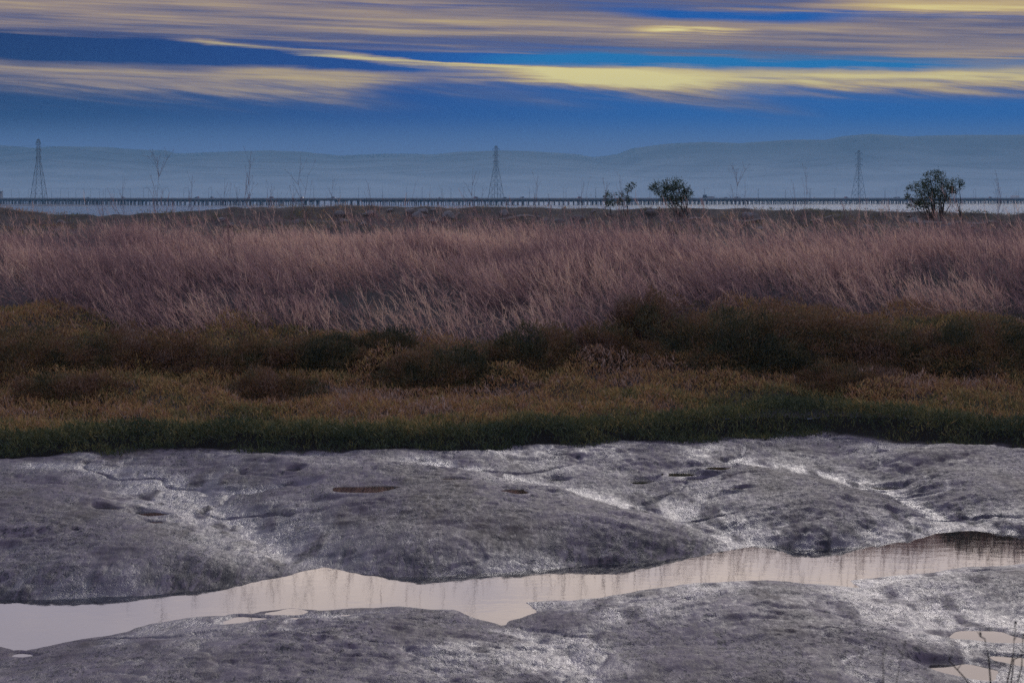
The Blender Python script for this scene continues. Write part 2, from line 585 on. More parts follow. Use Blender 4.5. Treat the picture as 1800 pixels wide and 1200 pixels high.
M_CAR = [simple_mat('car_paint_' + n, c, 0.3, 0.04, 1.0) for n, c in
         (('dark', (0.035, 0.038, 0.045)), ('silver', (0.30, 0.31, 0.33)), ('white', (0.60, 0.60, 0.60)), ('red', (0.20, 0.03, 0.03)))]
M_GLASS = simple_mat('car_glass', (0.015, 0.018, 0.022), 0.08, 0.05, 1.0)
M_TYRE = simple_mat('tyre_rubber', (0.02, 0.02, 0.02), 0.8, 0.1, 4.0)

# ------------------------------------------------------------------ terrain
far_edge = [(-700, 1050), (0, 1052), (120, 1053), (250, 1046), (380, 1034), (500, 1013), (570, 997), (620, 1006), (700, 1013), (760, 1013), (880, 1006),
            (1000, 996), (1130, 987), (1220, 977), (1330, 958), (1420, 965), (1500, 963), (1590, 950), (1650, 936), (1710, 933), (1800, 940), (2500, 930)]
near_edge = [(2500, 960), (1800, 990), (1700, 996), (1600, 1010), (1492, 1020), (1508, 1032), (1440, 1026), (1350, 1019), (1230, 1024), (1130, 1036),
             (1000, 1055), (912, 1057), (950, 1075), (918, 1086), (886, 1104), (848, 1090), (790, 1072), (700, 1064), (600, 1068), (480, 1076),
             (350, 1084), (280, 1097), (160, 1119), (62, 1138), (36, 1143), (0, 1136), (-700, 1165)]
W_POLY = np.array([on_plane(*p) for p in far_edge + near_edge])


def fp(pts, z=0.15, n=2):
    return smooth_poly([on_plane(px, py, z) for px, py in pts], n)


MOUNDS = [  # footprint outline (photo points), height, edge width
    (fp([(-500, 880), (120, 868), (250, 890), (390, 938), (555, 996), (500, 1006), (380, 1028), (250, 1040), (120, 1046), (-500, 1046)]), 0.36, 1.6),
    (fp([(330, 842), (385, 880), (470, 930), (540, 962), (590, 992), (640, 1000), (760, 1005), (880, 998), (1000, 988), (1220, 969), (1325, 951),
         (1250, 925), (1130, 893), (1010, 866), (900, 852), (780, 846), (620, 838), (450, 828), (370, 828)]), 0.42, 1.7),
    (fp([(1150, 858), (1200, 880), (1270, 920), (1345, 950), (1420, 957), (1500, 955), (1585, 942), (1690, 926), (1620, 888), (1520, 858), (1400, 842), (1260, 836), (1180, 842)]), 0.42, 1.5),
    (fp([(1500, 820), (1560, 848), (1630, 880), (1690, 905), (1740, 925), (1800, 931), (2400, 925), (2400, 800), (1650, 806)]), 0.36, 1.5),
    (fp([(-400, 858), (0, 862), (50, 872), (62, 884), (30, 892), (-400, 886)]), 0.14, 0.6),
    # near side
    (fp([(62, 1143), (160, 1124), (350, 1090), (600, 1074), (700, 1070), (790, 1080), (870, 1112), (930, 1165), (1000, 1260), (1010, 1900), (-900, 1900), (-500, 1210), (40, 1160)]), 0.30, 2.0),
    (fp([(925, 1064), (1000, 1060), (1130, 1042), (1230, 1029), (1350, 1024), (1440, 1031), (1550, 1062), (1640, 1110), (1690, 1200), (1750, 1900), (1150, 1900), (1120, 1260), (1040, 1140), (965, 1090)]), 0.32, 2.0),
    (fp([(1510, 1024), (1600, 1014), (1700, 1000), (1800, 995), (2600, 970), (2600, 1110), (1800, 1085), (1640, 1052)]), 0.30, 1.4),
]
GULLIES = [(np.array([on_plane(px, py, 0.12) for px, py in ln]), w) for ln, w in (
    ([(60, 850), (200, 852), (300, 866), (380, 902), (450, 938), (520, 972), (572, 999)], 0.55),
    ([(740, 842), (880, 858), (1000, 872), (1100, 892), (1200, 918), (1290, 944), (1335, 958)], 0.50),
    ([(1240, 828), (1400, 836), (1500, 850), (1590, 880), (1660, 910), (1705, 932)], 0.45),
    ([(1420, 785), (1500, 796), (1600, 812), (1760, 822), (1900, 826)], 0.40),
    ([(880, 1098), (940, 1122), (990, 1150), (1030, 1185), (1070, 1240)], 0.17),
    ([(1505, 1030), (1590, 1056), (1650, 1090), (1690, 1140), (1720, 1220)], 0.20),
    ([(330, 868), (420, 880), (520, 880)], 0.30),
    ([(640, 815), (760, 824), (900, 822)], 0.35))]
VEG_EDGE = [(-900, 806), (0, 806), (100, 800), (250, 792), (450, 795), (620, 796), (850, 797), (900, 786), (1000, 786), (1150, 783), (1280, 776), (1370, 768),
            (1440, 765), (1520, 772), (1600, 780), (1700, 785), (1800, 790), (2700, 790)]
ve = np.array([on_plane(px, py, 0.5) for px, py in VEG_EDGE])


def veg_y(x):
    return np.interp(x, ve[:, 0], ve[:, 1]) + 0.35 * fbm(x * 0.9, x * 0 + 3.3, 31, 3)


def mud_raw(x, y):
    dw = -poly_sdf(x, y, W_POLY)             # + outside the water
    dw = dw + 0.16 * fbm(x * 1.4, y * 1.0, 207, 4) * np.clip(1 - np.abs(dw) / 2.0, 0, 1)
    far = y > 37 + 0 * x
    floor = np.where(dw > 0, 0.02 * (1 - np.exp(-np.maximum(dw, 0) / 0.2)) + 0.028 * np.minimum(dw, 11.0), np.maximum(0.30 * dw, -0.35))
    floor = np.where((y < np.interp(x, [-14, 14], [33.0, 42.0])), np.where(dw > 0, 0.06 * (1 - np.exp(-np.maximum(dw, 0) / 0.5)) + 0.024 * np.minimum(dw, 12.0), floor), floor)
    big = np.zeros_like(x)
    for poly, hm, w in MOUNDS:
        x0, y0 = poly.min(0) - 0.5; x1, y1 = poly.max(0) + 0.5
        m = (x > x0) & (x < x1) & (y > y0) & (y < y1)
        if not m.any():
            continue
        d = np.maximum(poly_sdf(x[m], y[m], poly) + 0.4, 0)
        w_l = w * (1 + 0.35 * fbm(x[m] * 0.6, y[m] * 0.6, 41, 2))
        hh = hm * (1 - np.exp(-(d / w_l) ** 1.5)) * (1 + 0.16 * fbm(x[m] * 0.35, y[m] * 0.35, 43, 3))
        big[m] = np.maximum(big[m], hh)
    big = big * (1 - np.exp(-(np.maximum(dw, 0) / 0.75) ** 1.2))
    edge = np.clip(dw / 0.6, 0, 1)
    # thin winding drainage rills on the flats
    wx, wy = x + 1.6 * fbm(x * 0.35, y * 0.35, 201, 3), y + 2.2 * fbm(x * 0.3, y * 0.3, 202, 3)
    rill = np.clip(1 - np.abs(fbm(wx * 0.30, wy * 0.20, 203, 2)) / 0.055, 0, 1) * edge * (1 - np.clip(big / 0.40, 0, 1) * 0.75)
    rill = rill * rill * (3 - 2 * rill)
    roll = edge * np.clip(dw / 2.2, 0, 1) * (0.075 * fbm(x * 0.40, y * 0.45, 5, 3) + 0.030 * fbm(x * 1.3, y * 1.0, 6, 3))
    gul = np.zeros_like(x)
    for line, wg in GULLIES:
        gd = np.full(x.shape, 1e9)
        for (ax, ay), (bx, by) in zip(line[:-1], line[1:]):
            ex, ey = bx - ax, by - ay
            tt = np.clip(((x - ax) * ex + (y - ay) * ey) / (ex * ex + ey * ey), 0, 1)
            gd = np.minimum(gd, np.hypot(x - ax - tt * ex, (y - ay - tt * ey) * 0.8))
        gul = np.maximum(gul, np.exp(-(gd / (wg * (1 + 0.7 * fbm(x * 0.9, y * 0.6, 208, 3)))) ** 2))
    gul = gul * edge
    base = floor + big * (1 - 0.55 * gul) + roll - 0.05 * rill - 0.03 * gul
    # rise towards the marsh edge
    base = base + 0.25 * sstep(-5.0, 0.0, y - np.interp(x, ve[:, 0], ve[:, 1])) * (1 - np.clip(big, 0, .6) / .6)
    wet = 0.9 * np.clip(1 - big / 0.40, 0, 1) * np.clip(0.50 + 1.8 * fbm(x * 0.45, y * 0.30, 204, 4), 0, 1)
    wet = np.maximum(np.maximum(wet, 0.9 * rill), gul)
    # beads of drier crumbs standing in the film
    wet = wet * np.clip(1.15 - 2.2 * np.clip(fbm(x * 3.0, y * 1.0, 209, 3), 0, 1), 0, 1) * np.where(dw > 0, 1, 0)
    return base, wet, dw


LEV_Y = [50, 53, 55.5, 58.5, 61.5, 64.5, 67, 70.5, 75, 84, 91, 95.3, 97, 99, 103, 109, 120]
LEV_Z = [0.3, 0.55, 0.68, 0.95, 1.50, 2.20, 2.75, 3.35, 3.81, 4.15, 4.42, 4.9, 5.34, 5.15, 3.8, -0.7, -1.0]
CREST = [(-400, 360), (0, 363), (20, 368), (60, 373), (130, 378), (190, 379), (260, 376), (340, 371), (400, 366), (500, 364), (700, 363), (900, 365),
         (1100, 367), (1300, 368), (1500, 370), (1700, 374), (1800, 376), (2400, 372)]
cr = np.array([at_depth(px, py, 97.0) for px, py in CREST])


def levee_raw(x, y):
    z = np.interp(y, LEV_Y, LEV_Z)
    lift = (np.interp(x, cr[:, 0], cr[:, 2]) - 5.34) * sstep(88, 96.5, y) * (1 - sstep(101, 108, y))
    n = 0.30 * fbm(x * 0.22, y * 0.22, 11, 3) * sstep(54, 62, y) * (1 - sstep(84, 92, y)) + 0.10 * fbm(x * 0.9, y * 0.9, 12, 3)
    n = n * (1 - 0.6 * sstep(91, 95, y)) + 0.07 * fbm(x * 1.7, y * 1.7, 13, 3) * sstep(92, 95, y)
    return np.maximum(z + lift + n, -1.0)


PUD = []          # x, y, rx, ry, z, angle


def height(x, y, with_wet=False):
    x = np.asarray(x, float); y = np.asarray(y, float)
    out = np.empty_like(x); wet = np.zeros_like(x)
    lev = y > 57.0
    if lev.any():
        out[lev] = levee_raw(x[lev], y[lev])
    mud = ~lev
    if mud.any():
        xm, ym = x[mud], y[mud]
        b, wt, dw = mud_raw(xm, ym)
        k = sstep(-0.4, 1.2, ym - veg_y(xm))
        lv = levee_raw(xm, ym)
        h = b * (1 - k) + lv * k
        # the bank on which the photographer stands
        nb = sstep(25.5, 7.0, ym)
        h = h * (1 - nb) + nb * (4.1 + 0.2 * fbm(xm * 0.4, ym * 0.4, 51, 3))
        out[mud] = h; wet[mud] = wt * (1 - k) * (1 - nb)
    for (cx, cy_, rx, ry, z0) in PUD:
        m = (np.abs(x - cx) < 2.2 * rx) & (np.abs(y - cy_) < 2.2 * ry)
        if m.any():
            dx, dy = (x[m] - cx) / rx, (y[m] - cy_) / ry
            ang = np.arctan2(dy, dx)
            r = np.sqrt(dx * dx + dy * dy) * (1 + 0.16 * np.sin(2 * ang + cx) + 0.10 * np.sin(3 * ang + 2 * cy_) + 0.07 * np.sin(5 * ang + cx * 3))
            w = 1 - sstep(1.05, 1.7, r)
            out[m] = out[m] * (1 - w) + w * (z0 + 0.045 * np.clip(r * r - 1, -1, 1.2))
    return (out, wet) if with_wet else out


def ground_hit(px, py, y0=25.0, y1=110.0, n=3000):
    d = ray(px, py)
    ys = np.linspace(y0, y1, n)
    k = ys / d[1]
    xs = d[0] * k; zs = H + d[2] * k
    hs = height(xs, ys)
    below = np.nonzero(zs <= hs)[0]
    i = below[0] if len(below) else n - 1
    return np.array([xs[i], ys[i], hs[i]])


PUD_PX = [(643, 857, 106, 9), (905, 861, 44, 6), (800, 840, 44, 4), (1208, 832, 66, 5), (1222, 841, 42, 3), (1128, 845, 42, 5), (1270, 821, 52, 4),
          (262, 901, 52, 6), (188, 892, 38, 4), (1300, 857, 34, 3), (515, 824, 34, 3), (270, 916, 34, 4), (980, 842, 40, 3), (1560, 856, 60, 4),
          (430, 1088, 76, 9), (505, 1075, 60, 7), (1735, 1116, 116, 15), (1700, 1176, 96, 20), (1785, 1158, 70, 12), (40, 1150, 40, 5)]
_p = []
for px, py, w, h in PUD_PX:
    g = ground_hit(px, py)
    dep = math.hypot(g[1], 0)
    rx = 0.56 * w / FPX * dep
    ry = max(0.8 * h / FPX * dep * dep / (H - g[2]), 0.22)
    _p.append((g[0], g[1], rx, ry, g[2] - 0.02))
PUD = _p


def lines(*segs):
    """grid lines from (start, stop, step) runs"""
    a = []
    for s, e, st in segs:
        a.append(np.arange(s, e - 1e-6, st))
    a.append([segs[-1][1]])
    return np.concatenate(a)


def grid_mesh(name, xs, ys, fn, mat, detail=None):
    X, Y = np.meshgrid(xs, ys)
    x, y = X.ravel(), Y.ravel()
    z, wet, bank = fn(x, y)
    nx, ny = len(xs), len(ys)
    i = np.arange(nx * ny).reshape(ny, nx)
    f = np.stack([i[:-1, :-1], i[:-1, 1:], i[1:, 1:], i[1:, :-1]], -1).reshape(-1, 4)
    me = mesh_from(name, np.stack([x, y, z], 1), f, True, {'wet': wet, 'bank': bank, 'soil': sstep(-0.5, 0.3, y - veg_y(x)) + sstep(25, 22, y)})
    return link(name, me, mat)


def mud_fn(x, y):
    z, wet = height(x, y, True)
    # crumbly surface: fine relief, rougher on slopes, flattened under the pools
    act = sstep(25, 27, y) * np.clip(z / 0.06, 0, 1) * (1 - sstep(-0.2, 0.8, y - veg_y(x)))
    pm = np.ones_like(x)
    for (cx, cy_, rx, ry, z0) in PUD:
        m = (np.abs(x - cx) < 2.4 * rx) & (np.abs(y - cy_) < 2.4 * ry)
        r = np.sqrt(((x[m] - cx) / rx) ** 2 + ((y[m] - cy_) / ry) ** 2)
        pm[m] = np.minimum(pm[m], sstep(1.0, 2.3, r))
    slope = np.clip(1 - wet, 0, 1)
    patch = 0.5 + 0.5 * np.clip(fbm(x * 0.5, y * 0.35, 61, 3) * 1.6, -1, 1)
    n = 0.015 * fbm(x * 3.2, y * 2.4, 21, 3) + 0.022 * fbm(x * 8, y * 2.4, 22, 3, 0.6)
    rid = 1 - np.abs(fbm(x * 4.0, y * 3.0, 25, 3)) * 2.4
    n = n + 0.012 * rid * patch + 0.028 * fbm(x * 1.1, y * 2.2, 33, 3) * (0.4 + 0.6 * patch) + 0.014 * fbm(x * 2.6, y * 5.0, 34, 2)
    pit = np.clip(fbm(x * 5.5, y * 4.0, 27, 2) - 0.28, 0, 1)
    n = n - 0.05 * pit * patch
    # banks are lumpier and rilled
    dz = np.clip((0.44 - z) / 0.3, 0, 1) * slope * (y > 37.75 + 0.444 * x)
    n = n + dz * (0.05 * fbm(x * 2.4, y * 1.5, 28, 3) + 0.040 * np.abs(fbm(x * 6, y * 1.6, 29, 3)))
    z = z + act * pm * n * (0.25 + 0.30 * slope + 0.85 * patch)
    return z, wet, dz


xs = lines((-40, -14, 1.0), (-14, 14, 0.046), (14, 40.01, 1.0))
ys = lines((-14, 24, 0.8), (24, 36, 0.05), (36, 57, 0.062))
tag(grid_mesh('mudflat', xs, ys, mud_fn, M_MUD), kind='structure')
ys2 = lines((57, 120, 0.25))
xs2 = lines((-40, -21, 0.8), (-21, 21, 0.22), (21, 40.01, 0.8))
tag(grid_mesh('levee', xs2, ys2, lambda x, y: (height(x, y), np.zeros_like(x), np.zeros_like(x)), M_SOIL), kind='structure')


def sheet(name, x0, x1, y0, y1, z, mat):
    me = bpy.data.meshes.new(name)
    me.from_pydata([(x0, y0, z), (x1, y0, z), (x1, y1, z), (x0, y1, z)], [], [(0, 1, 2, 3)])
    return tag(link(name, me, mat), kind='structure')


sheet('slough_water', -40, 40, 24, 56, 0.0, M_SLOUGH)
sheet('bay_water', -4800, 4800, 101, 10200, 0.0, M_BAY)
for (cx, cy_, rx, ry, z0) in PUD:
    n = 40
    vs = [(cx, cy_, z0 - 0.006)] + [(cx + 1.25 * rx * math.cos(a), cy_ + 1.25 * ry * math.sin(a), z0 - 0.006) for a in np.linspace(0, 2 * math.pi, n, endpoint=False)]
    me = bpy.data.meshes.new('puddle')
    me.from_pydata(vs, [], [(0, 1 + i, 1 + (i + 1) % n) for i in range(n)])
    tag(link('puddle', me, M_PUDDLE), kind='structure')

# ------------------------------------------------------------------ far hills and haze
RIDGE = [(-1500, 262), (-600, 250), (-100, 252), (0, 255), (60, 259), (100, 257), (190, 258), (230, 262), (290, 264), (310, 270), (400, 267), (470, 265), (540, 268), (600, 273),
         (680, 271), (760, 272), (800, 268), (880, 265), (960, 267), (1010, 270), (1043, 276), (1085, 271), (1110, 261), (1170, 253), (1240, 249), (1300, 251), (1400, 245),
         (1450, 246), (1480, 240), (1530, 236), (1600, 240), (1700, 237), (1800, 237), (1950, 243), (2600, 255), (3600, 262)]


def build_hills():
    D0, D1, DB = 6600.0, 9000.0, 9900.0
    m, t, b = new_mat('wooded_hillside_painted_mist')
    geo = t.n('ShaderNodeNewGeometry')
    n1 = t.noise(geo.outputs['Position'], 0.004, 5, 0.6)
    n2 = t.noise(geo.outputs['Position'], 0.03, 4, 0.6)
    sep = t.n('ShaderNodeSeparateXYZ'); t.link(geo.outputs['Position'], sep.inputs[0])
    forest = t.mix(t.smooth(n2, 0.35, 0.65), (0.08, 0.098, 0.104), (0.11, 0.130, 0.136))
    grass = t.mix(t.smooth(n1, 0.4, 0.6), (0.46, 0.50, 0.49), (0.40, 0.44, 0.44))  # pale lower slopes: mist at the hill foot painted into the colour
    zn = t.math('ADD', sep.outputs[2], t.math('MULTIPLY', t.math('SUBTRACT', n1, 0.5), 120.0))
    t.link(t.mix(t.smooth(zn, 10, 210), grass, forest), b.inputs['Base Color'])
    b.inputs['Roughness'].default_value = 0.95
    xs = np.linspace(-4600, 4600, 1150)
    rp = np.array([at_depth(px, py, D1) for px, py in RIDGE])
    top = np.interp(xs, rp[:, 0], rp[:, 2])
    top = top + 3.0 * fbm(xs * 0.006, xs * 0, 71, 4)
    prof = [(D0, 0.0), (D0 + 250, 0.06), (7200, 0.19), (7700, 0.40), (8200, 0.63), (8600, 0.82), (8850, 0.94), (D1, 1.0), (9200, 0.94), (DB, 0.5)]
    rows = []
    for d, k in prof:
        z = top * k
        bump = 0.0
        yy = d
        z = np.minimum(z + bump, top * min(1, k + 0.04) + 1)
        rows.append(np.stack([xs, yy + 0 * xs, z - (2.0 if k == 0 else 0)], 1))
    V = np.concatenate(rows)
    n, r = len(xs), len(prof)
    i = np.arange(n * r).reshape(r, n)
    f = np.stack([i[:-1, :-1], i[:-1, 1:], i[1:, 1:], i[1:, :-1]], -1).reshape(-1, 4)
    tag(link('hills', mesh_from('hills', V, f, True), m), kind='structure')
    # the forest on the skyline: too far to count, one mass
    N = 5200
    x = rng.uniform(-3200, 3200, N)
    d = D1 - rng.uniform(-40, 260, N)
    zt = np.interp(x, xs, top) * np.interp(d, [p[0] for p in prof], [p[1] for p in prof])
    clump = 0.35 + 0.65 * sstep(-0.25, 0.3, fbm(x * 0.008, x * 0 + 2, 76, 3))
    hh = rng.uniform(0.8, 3.6, N) * clump
    ww = hh * rng.uniform(0.30, 0.55, N)
    k = 6
    ang = np.arange(k) * 2 * math.pi / k
    ring = np.stack([np.cos(ang), np.sin(ang)], 1)
    lv = [(0.0, 0.55), (0.45, 1.0), (0.8, 0.55), (1.0, 0.08)]
    V = np.zeros((N, len(lv), k, 3))
    for j, (hz, rr) in enumerate(lv):
        V[:, j, :, 0] = x[:, None] + ring[:, 0] * (ww * rr)[:, None]
        V[:, j, :, 1] = d[:, None] + ring[:, 1] * (ww * rr)[:, None]
        V[:, j, :, 2] = (zt - 3 + hz * (hh + 3))[:, None]
    idx = np.arange(N * len(lv) * k).reshape(N, len(lv), k)
    nx = np.roll(idx, -1, axis=2)
    f = np.stack([idx[:, :-1], nx[:, :-1], nx[:, 1:], idx[:, 1:]], -1).reshape(-1, 4)
    fm = simple_mat('ridge_forest', (0.13, 0.155, 0.16), 0.95, 0.3, 0.02)
    tag(link('ridge_forest', mesh_from('ridge_forest', V.reshape(-1, 3), f, True), fm),
        'dark band of trees along the far ridge line', 'forest', kind='stuff')


build_hills()

hz = MB(); hz.box(-5200, 5200, -400, 10800, -3.0, 285.0)
hm = bpy.data.materials.new('haze_air'); hm.use_nodes = True
hm.node_tree.nodes.clear()
_o = hm.node_tree.nodes.new('ShaderNodeOutputMaterial'); _v = hm.node_tree.nodes.new('ShaderNodeVolumePrincipled')
_v.inputs['Color'].default_value = (0.19, 0.53, 0.86, 1)
_v.inputs['Density'].default_value = 9.5e-5
_v.inputs['Anisotropy'].default_value = 0.2
hm.node_tree.links.new(_v.outputs[0], _o.inputs['Volume'])
hz_o = hz.build('haze', hm); tag(hz_o, 'pale blue haze lying over the bay', 'haze', kind='stuff')

# ------------------------------------------------------------------ causeway bridge
BR = [(-260, 2420), (-60, 2280), (90, 2140), (260, 1970), (470, 1850), (700, 1830), (950, 1890), (1250, 2030), (1550, 2190), (1850, 2370), (2150, 2560)]
ctrl = np.array([[(px - 900) / FPX * D, D] for px, D in BR])


def catmull(P, n=24):
    P = np.vstack([2 * P[0] - P[1], P, 2 * P[-1] - P[-2]])
    out = []
    for i in range(1, len(P) - 2):
        for s in np.linspace(0, 1, n, endpoint=False):
            a, b, c, d = P[i - 1], P[i], P[i + 1], P[i + 2]
            out.append(0.5 * ((2 * b) + (c - a) * s + (2 * a - 5 * b + 4 * c - d) * s * s + (3 * b - a - 3 * c + d) * s ** 3))
    out.append(P[-2])
    return np.array(out)


path = catmull(ctrl)
seg = np.r_[0, np.cumsum(np.hypot(*np.diff(path, axis=0).T))]
LEN = seg[-1]


def br_at(s):
    s = np.clip(s, 1, LEN - 1)
    p = np.array([np.interp(s, seg, path[:, 0]), np.interp(s, seg, path[:, 1])])
    q = np.array([np.interp(s + 1, seg, path[:, 0]), np.interp(s + 1, seg, path[:, 1])])
    d = (q - p) / np.linalg.norm(q - p)
    return p, d


def br_s_for_px(px):
    pxs = 900 + FPX * path[:, 0] / path[:, 1]
    return float(np.interp(px, pxs, seg))


DECK_T, DECK_B, HALF = 4.75, 3.35, 8.0
bridge = thing('causeway_bridge', 'long low concrete causeway on many piles crossing the bay', 'bridge', (path[len(path) // 2][0], path[len(path) // 2][1], 0))
bo = np.array([path[len(path) // 2][0], path[len(path) // 2][1]])


def sweep(name, prof, parent, mat):
    """profile (offset, z) swept along the bridge"""
    ss = np.linspace(2, LEN - 2, 240)
    V = []
    for s in ss:
        p, d = br_at(s)
        nrm = np.array([-d[1], d[0]])
        for o, z in prof:
            q = p + nrm * o - bo
            V.append((q[0], q[1], z))
    n = len(prof)
    F = []
    for i in range(len(ss) - 1):
        for k in range(n):
            k2 = (k + 1) % n
            F.append((i * n + k, i * n + k2, (i + 1) * n + k2, (i + 1) * n + k))
    me = mesh_from(name, np.array(V), np.array(F))
    return link(name, me, mat, parent)


sweep('deck', [(-HALF, DECK_T), (HALF, DECK_T), (HALF, DECK_T - 0.35), (HALF - 0.8, DECK_T - 0.45), (HALF - 1.0, DECK_B), (-HALF + 1.0, DECK_B), (-HALF + 0.8, DECK_T - 0.45), (-HALF, DECK_T - 0.35)], bridge, M_CONC)
for sgn in (-1, 1):
    a, b_ = sgn * (HALF - 0.02), sgn * (HALF - 0.35)
    sweep('parapet', [(a, DECK_T + 0.004), (a, DECK_T + 0.85), (b_ + sgn * 0.12, DECK_T + 0.85), (b_, DECK_T + 0.004)], bridge, M_CONC)
mb = MB()
mb.box(-0.55, 0.55, -HALF + 0.5, HALF - 0.5, DECK_B - 0.75, DECK_B - 0.004)
for k in range(4):
    yy = -HALF + 1.1 + k * (2 * HALF - 2.2) / 3
    mb.tube([(0, yy, -1.0), (0, yy, DECK_B - 0.755)], 0.33, 6)
bent_me = mb.mesh('pile_bent'); bent_me.materials.append(M_CONC)
s = 6.0
while s < LEN - 4:
    p, d = br_at(s)
    q = p - bo
    if abs((900 + FPX * p[0] / p[1]) - 900) < 1010:
        link('pile_bent', bent_me, None, bridge, (q[0], q[1], 0), math.atan2(d[1], d[0]) + rng.uniform(0.12, 0.5))
    s += 5.2 if p[0] > -230 else 6.4

# lamps along both sides
lamp = thing('street_lamp', 'thin street lamp standing on the causeway', 'street lamp', group='lamps along the causeway')
mb = MB(); mb.tube([(0, 0, 0), (0, 0, 4.5), (0, 0, 8.6)], [0.13, 0.10, 0.07], 6); mb.build('pole', M_STEEL, lamp)
mb = MB(); mb.tube([(0, 0, 8.5), (0, 0.9, 8.85), (0, 1.9, 8.95)], 0.05, 5); mb.build('arm', M_STEEL, lamp)
mb = MB(); mb.prism([(1.7, 8.87), (2.5, 8.85), (2.5, 8.97), (2.2, 9.05), (1.8, 9.03)], -0.17, 0.17); mb.build('lamp_head', M_STEEL, lamp)
first = True
k = 0
s = br_s_for_px(-20)
s_end = br_s_for_px(1840)
while s < s_end:
    p, d = br_at(s)
    sg = 1 if k % 2 else -1
    nrm = np.array([-d[1], d[0]]) * sg
    o = lamp if first else copy_tree(lamp)
    first = False
    q = p + nrm * (HALF - 0.75)
    o.location = (q[0], q[1], DECK_T)
    o.rotation_euler = (0, 0, math.atan2(d[1], d[0]) + (math.pi if sg > 0 else 0))
    s += 17.0 + rng.uniform(-1.5, 1.5)
    k += 1


def wheel(parent, x, y, r=0.33, w=0.22):
    mb = MB(); n = 12
    mb.prism([(r * math.cos(a), r + r * math.sin(a)) for a in np.linspace(0, 2 * math.pi, n, endpoint=False)], -w / 2, w / 2)
    o = mb.build('wheel', M_TYRE, parent); o.location = (x, y, 0)
    hub = MB(); hub.prism([(r * 0.55 * math.cos(a), r + r * 0.55 * math.sin(a)) for a in np.linspace(0, 2 * math.pi, 8, endpoint=False)], -w / 2 - 0.01, w / 2 + 0.01)
    hub.build('rim', M_STEEL, o)


def make_car(mat, tall):
    c = thing('car', 'small dark car driving on the causeway', 'car', group='cars on the causeway')
    hgt = 1.75 if tall else 1.42
    mb = MB(); mb.prism([(-2.25, 0.32), (2.25, 0.32), (2.28, 0.62), (2.1, 0.80), (1.05, 0.92), (-2.1, 0.95), (-2.28, 0.70)], -0.88, 0.88)
    mb.build('body', mat, c)
    mb = MB(); mb.prism([(1.0, 0.924), (0.35, hgt), (-1.2 if not tall else -1.85, hgt), (-1.9 if not tall else -2.1, 0.953)], -0.78, 0.78)
    mb.build('cabin', mat, c)
    mb = MB()
    for sx in (-0.79, 0.79):
        mb.raw([(sx, 0.72, 1.0), (sx, 0.26, hgt - 0.1), (sx, -1.1, hgt - 0.1), (sx, -1.6, 1.02)], [(0, 1, 2, 3)])
    mb.build('side_window', M_GLASS, c)
    for yy in (1.4, -1.4):
        for xx in (-0.78, 0.78):
            wheel(c, xx, yy)
    return c


ORD = 'first second third fourth fifth sixth seventh eighth ninth tenth eleventh twelfth thirteenth fourteenth fifteenth sixteenth seventeenth eighteenth nineteenth twentieth twenty-first twenty-second twenty-third twenty-fourth'.split()
CAR_COL = ('dark low', 'silver tall', 'white low', 'dark red tall')
protos = [make_car(M_CAR[0], False), make_car(M_CAR[1], True), make_car(M_CAR[2], False), make_car(M_CAR[3], True)]
for i, px in enumerate([146, 229, 297, 338, 356, 384, 430, 486, 537, 582, 769, 832, 893, 912, 932, 1025, 1268, 1287, 1437, 1479, 1565, 1585, 1705, 1732]):
    o = protos[i] if i < 4 else copy_tree(protos[i % 4])
    p, d = br_at(br_s_for_px(px))
    o['label'] = 'small %s car on the causeway, %s car from the left' % (CAR_COL[i % 4], ORD[i])
    lane = -5.0 if i % 3 else 5.0
    q = p + np.array([-d[1], d[0]]) * lane
    o.location = (q[0], q[1], DECK_T)
    o.rotation_euler = (0, 0, math.atan2(d[1], d[0]) - math.pi / 2 + (math.pi if lane > 0 else 0))


def lorry(px, label, box_l, box_h, cab):
    t_ = thing('truck', label, 'truck', group='large vehicles on the causeway')
    if cab:
        mb = MB(); mb.prism([(box_l / 2 + 0.6, 0.6), (box_l / 2 + 2.9, 0.6), (box_l / 2 + 3.0, 1.5), (box_l / 2 + 2.6, 3.0), (box_l / 2 + 1.9, 3.4), (box_l / 2 + 0.6, 3.4)], -1.2, 1.2)
        mb.build('cab', M_CAR[0], t_)
        mb = MB(); mb.raw([(-1.21, box_l / 2 + 1.3, 2.0), (-1.21, box_l / 2 + 2.6, 2.0), (-1.21, box_l / 2 + 2.4, 2.9), (-1.21, box_l / 2 + 1.3, 2.9),
                           (1.21, box_l / 2 + 1.3, 2.0), (1.21, box_l / 2 + 2.6, 2.0), (1.21, box_l / 2 + 2.4, 2.9), (1.21, box_l / 2 + 1.3, 2.9)], [(0, 1, 2, 3), (4, 5, 6, 7)])
        mb.build('side_window', M_GLASS, t_)
    mb = MB(); mb.box(-1.2, 1.2, -box_l / 2, box_l / 2 + (0.0 if cab else 0.6), 0.9, box_h); mb.build('cargo_box', M_CAR[1] if cab else M_CAR[2], t_)
    mb = MB(); mb.box(-0.5, 0.5, -box_l / 2, box_l / 2 + 1.2, 0.6, 0.896); mb.build('chassis', M_TYRE, t_)
    for yy in (-box_l / 2 + 1.0, -box_l / 2 + 2.2, box_l / 2 + (1.8 if cab else -1.0)):
        for xx in (-1.05, 1.05):
            wheel(t_, xx, yy, 0.5, 0.3)
    p, d = br_at(br_s_for_px(px))
    q = p + np.array([-d[1], d[0]]) * -4.5
    t_.location = (q[0], q[1], DECK_T)
    t_.rotation_euler = (0, 0, math.atan2(d[1], d[0]) + math.pi / 2)
    return t_


lorry(1240, 'low flatbed truck with raised cab right of the leafy bush', 9.5, 2.1, True)
lorry(1776, 'pale box truck at the right end of the causeway', 10.5, 3.0, False)

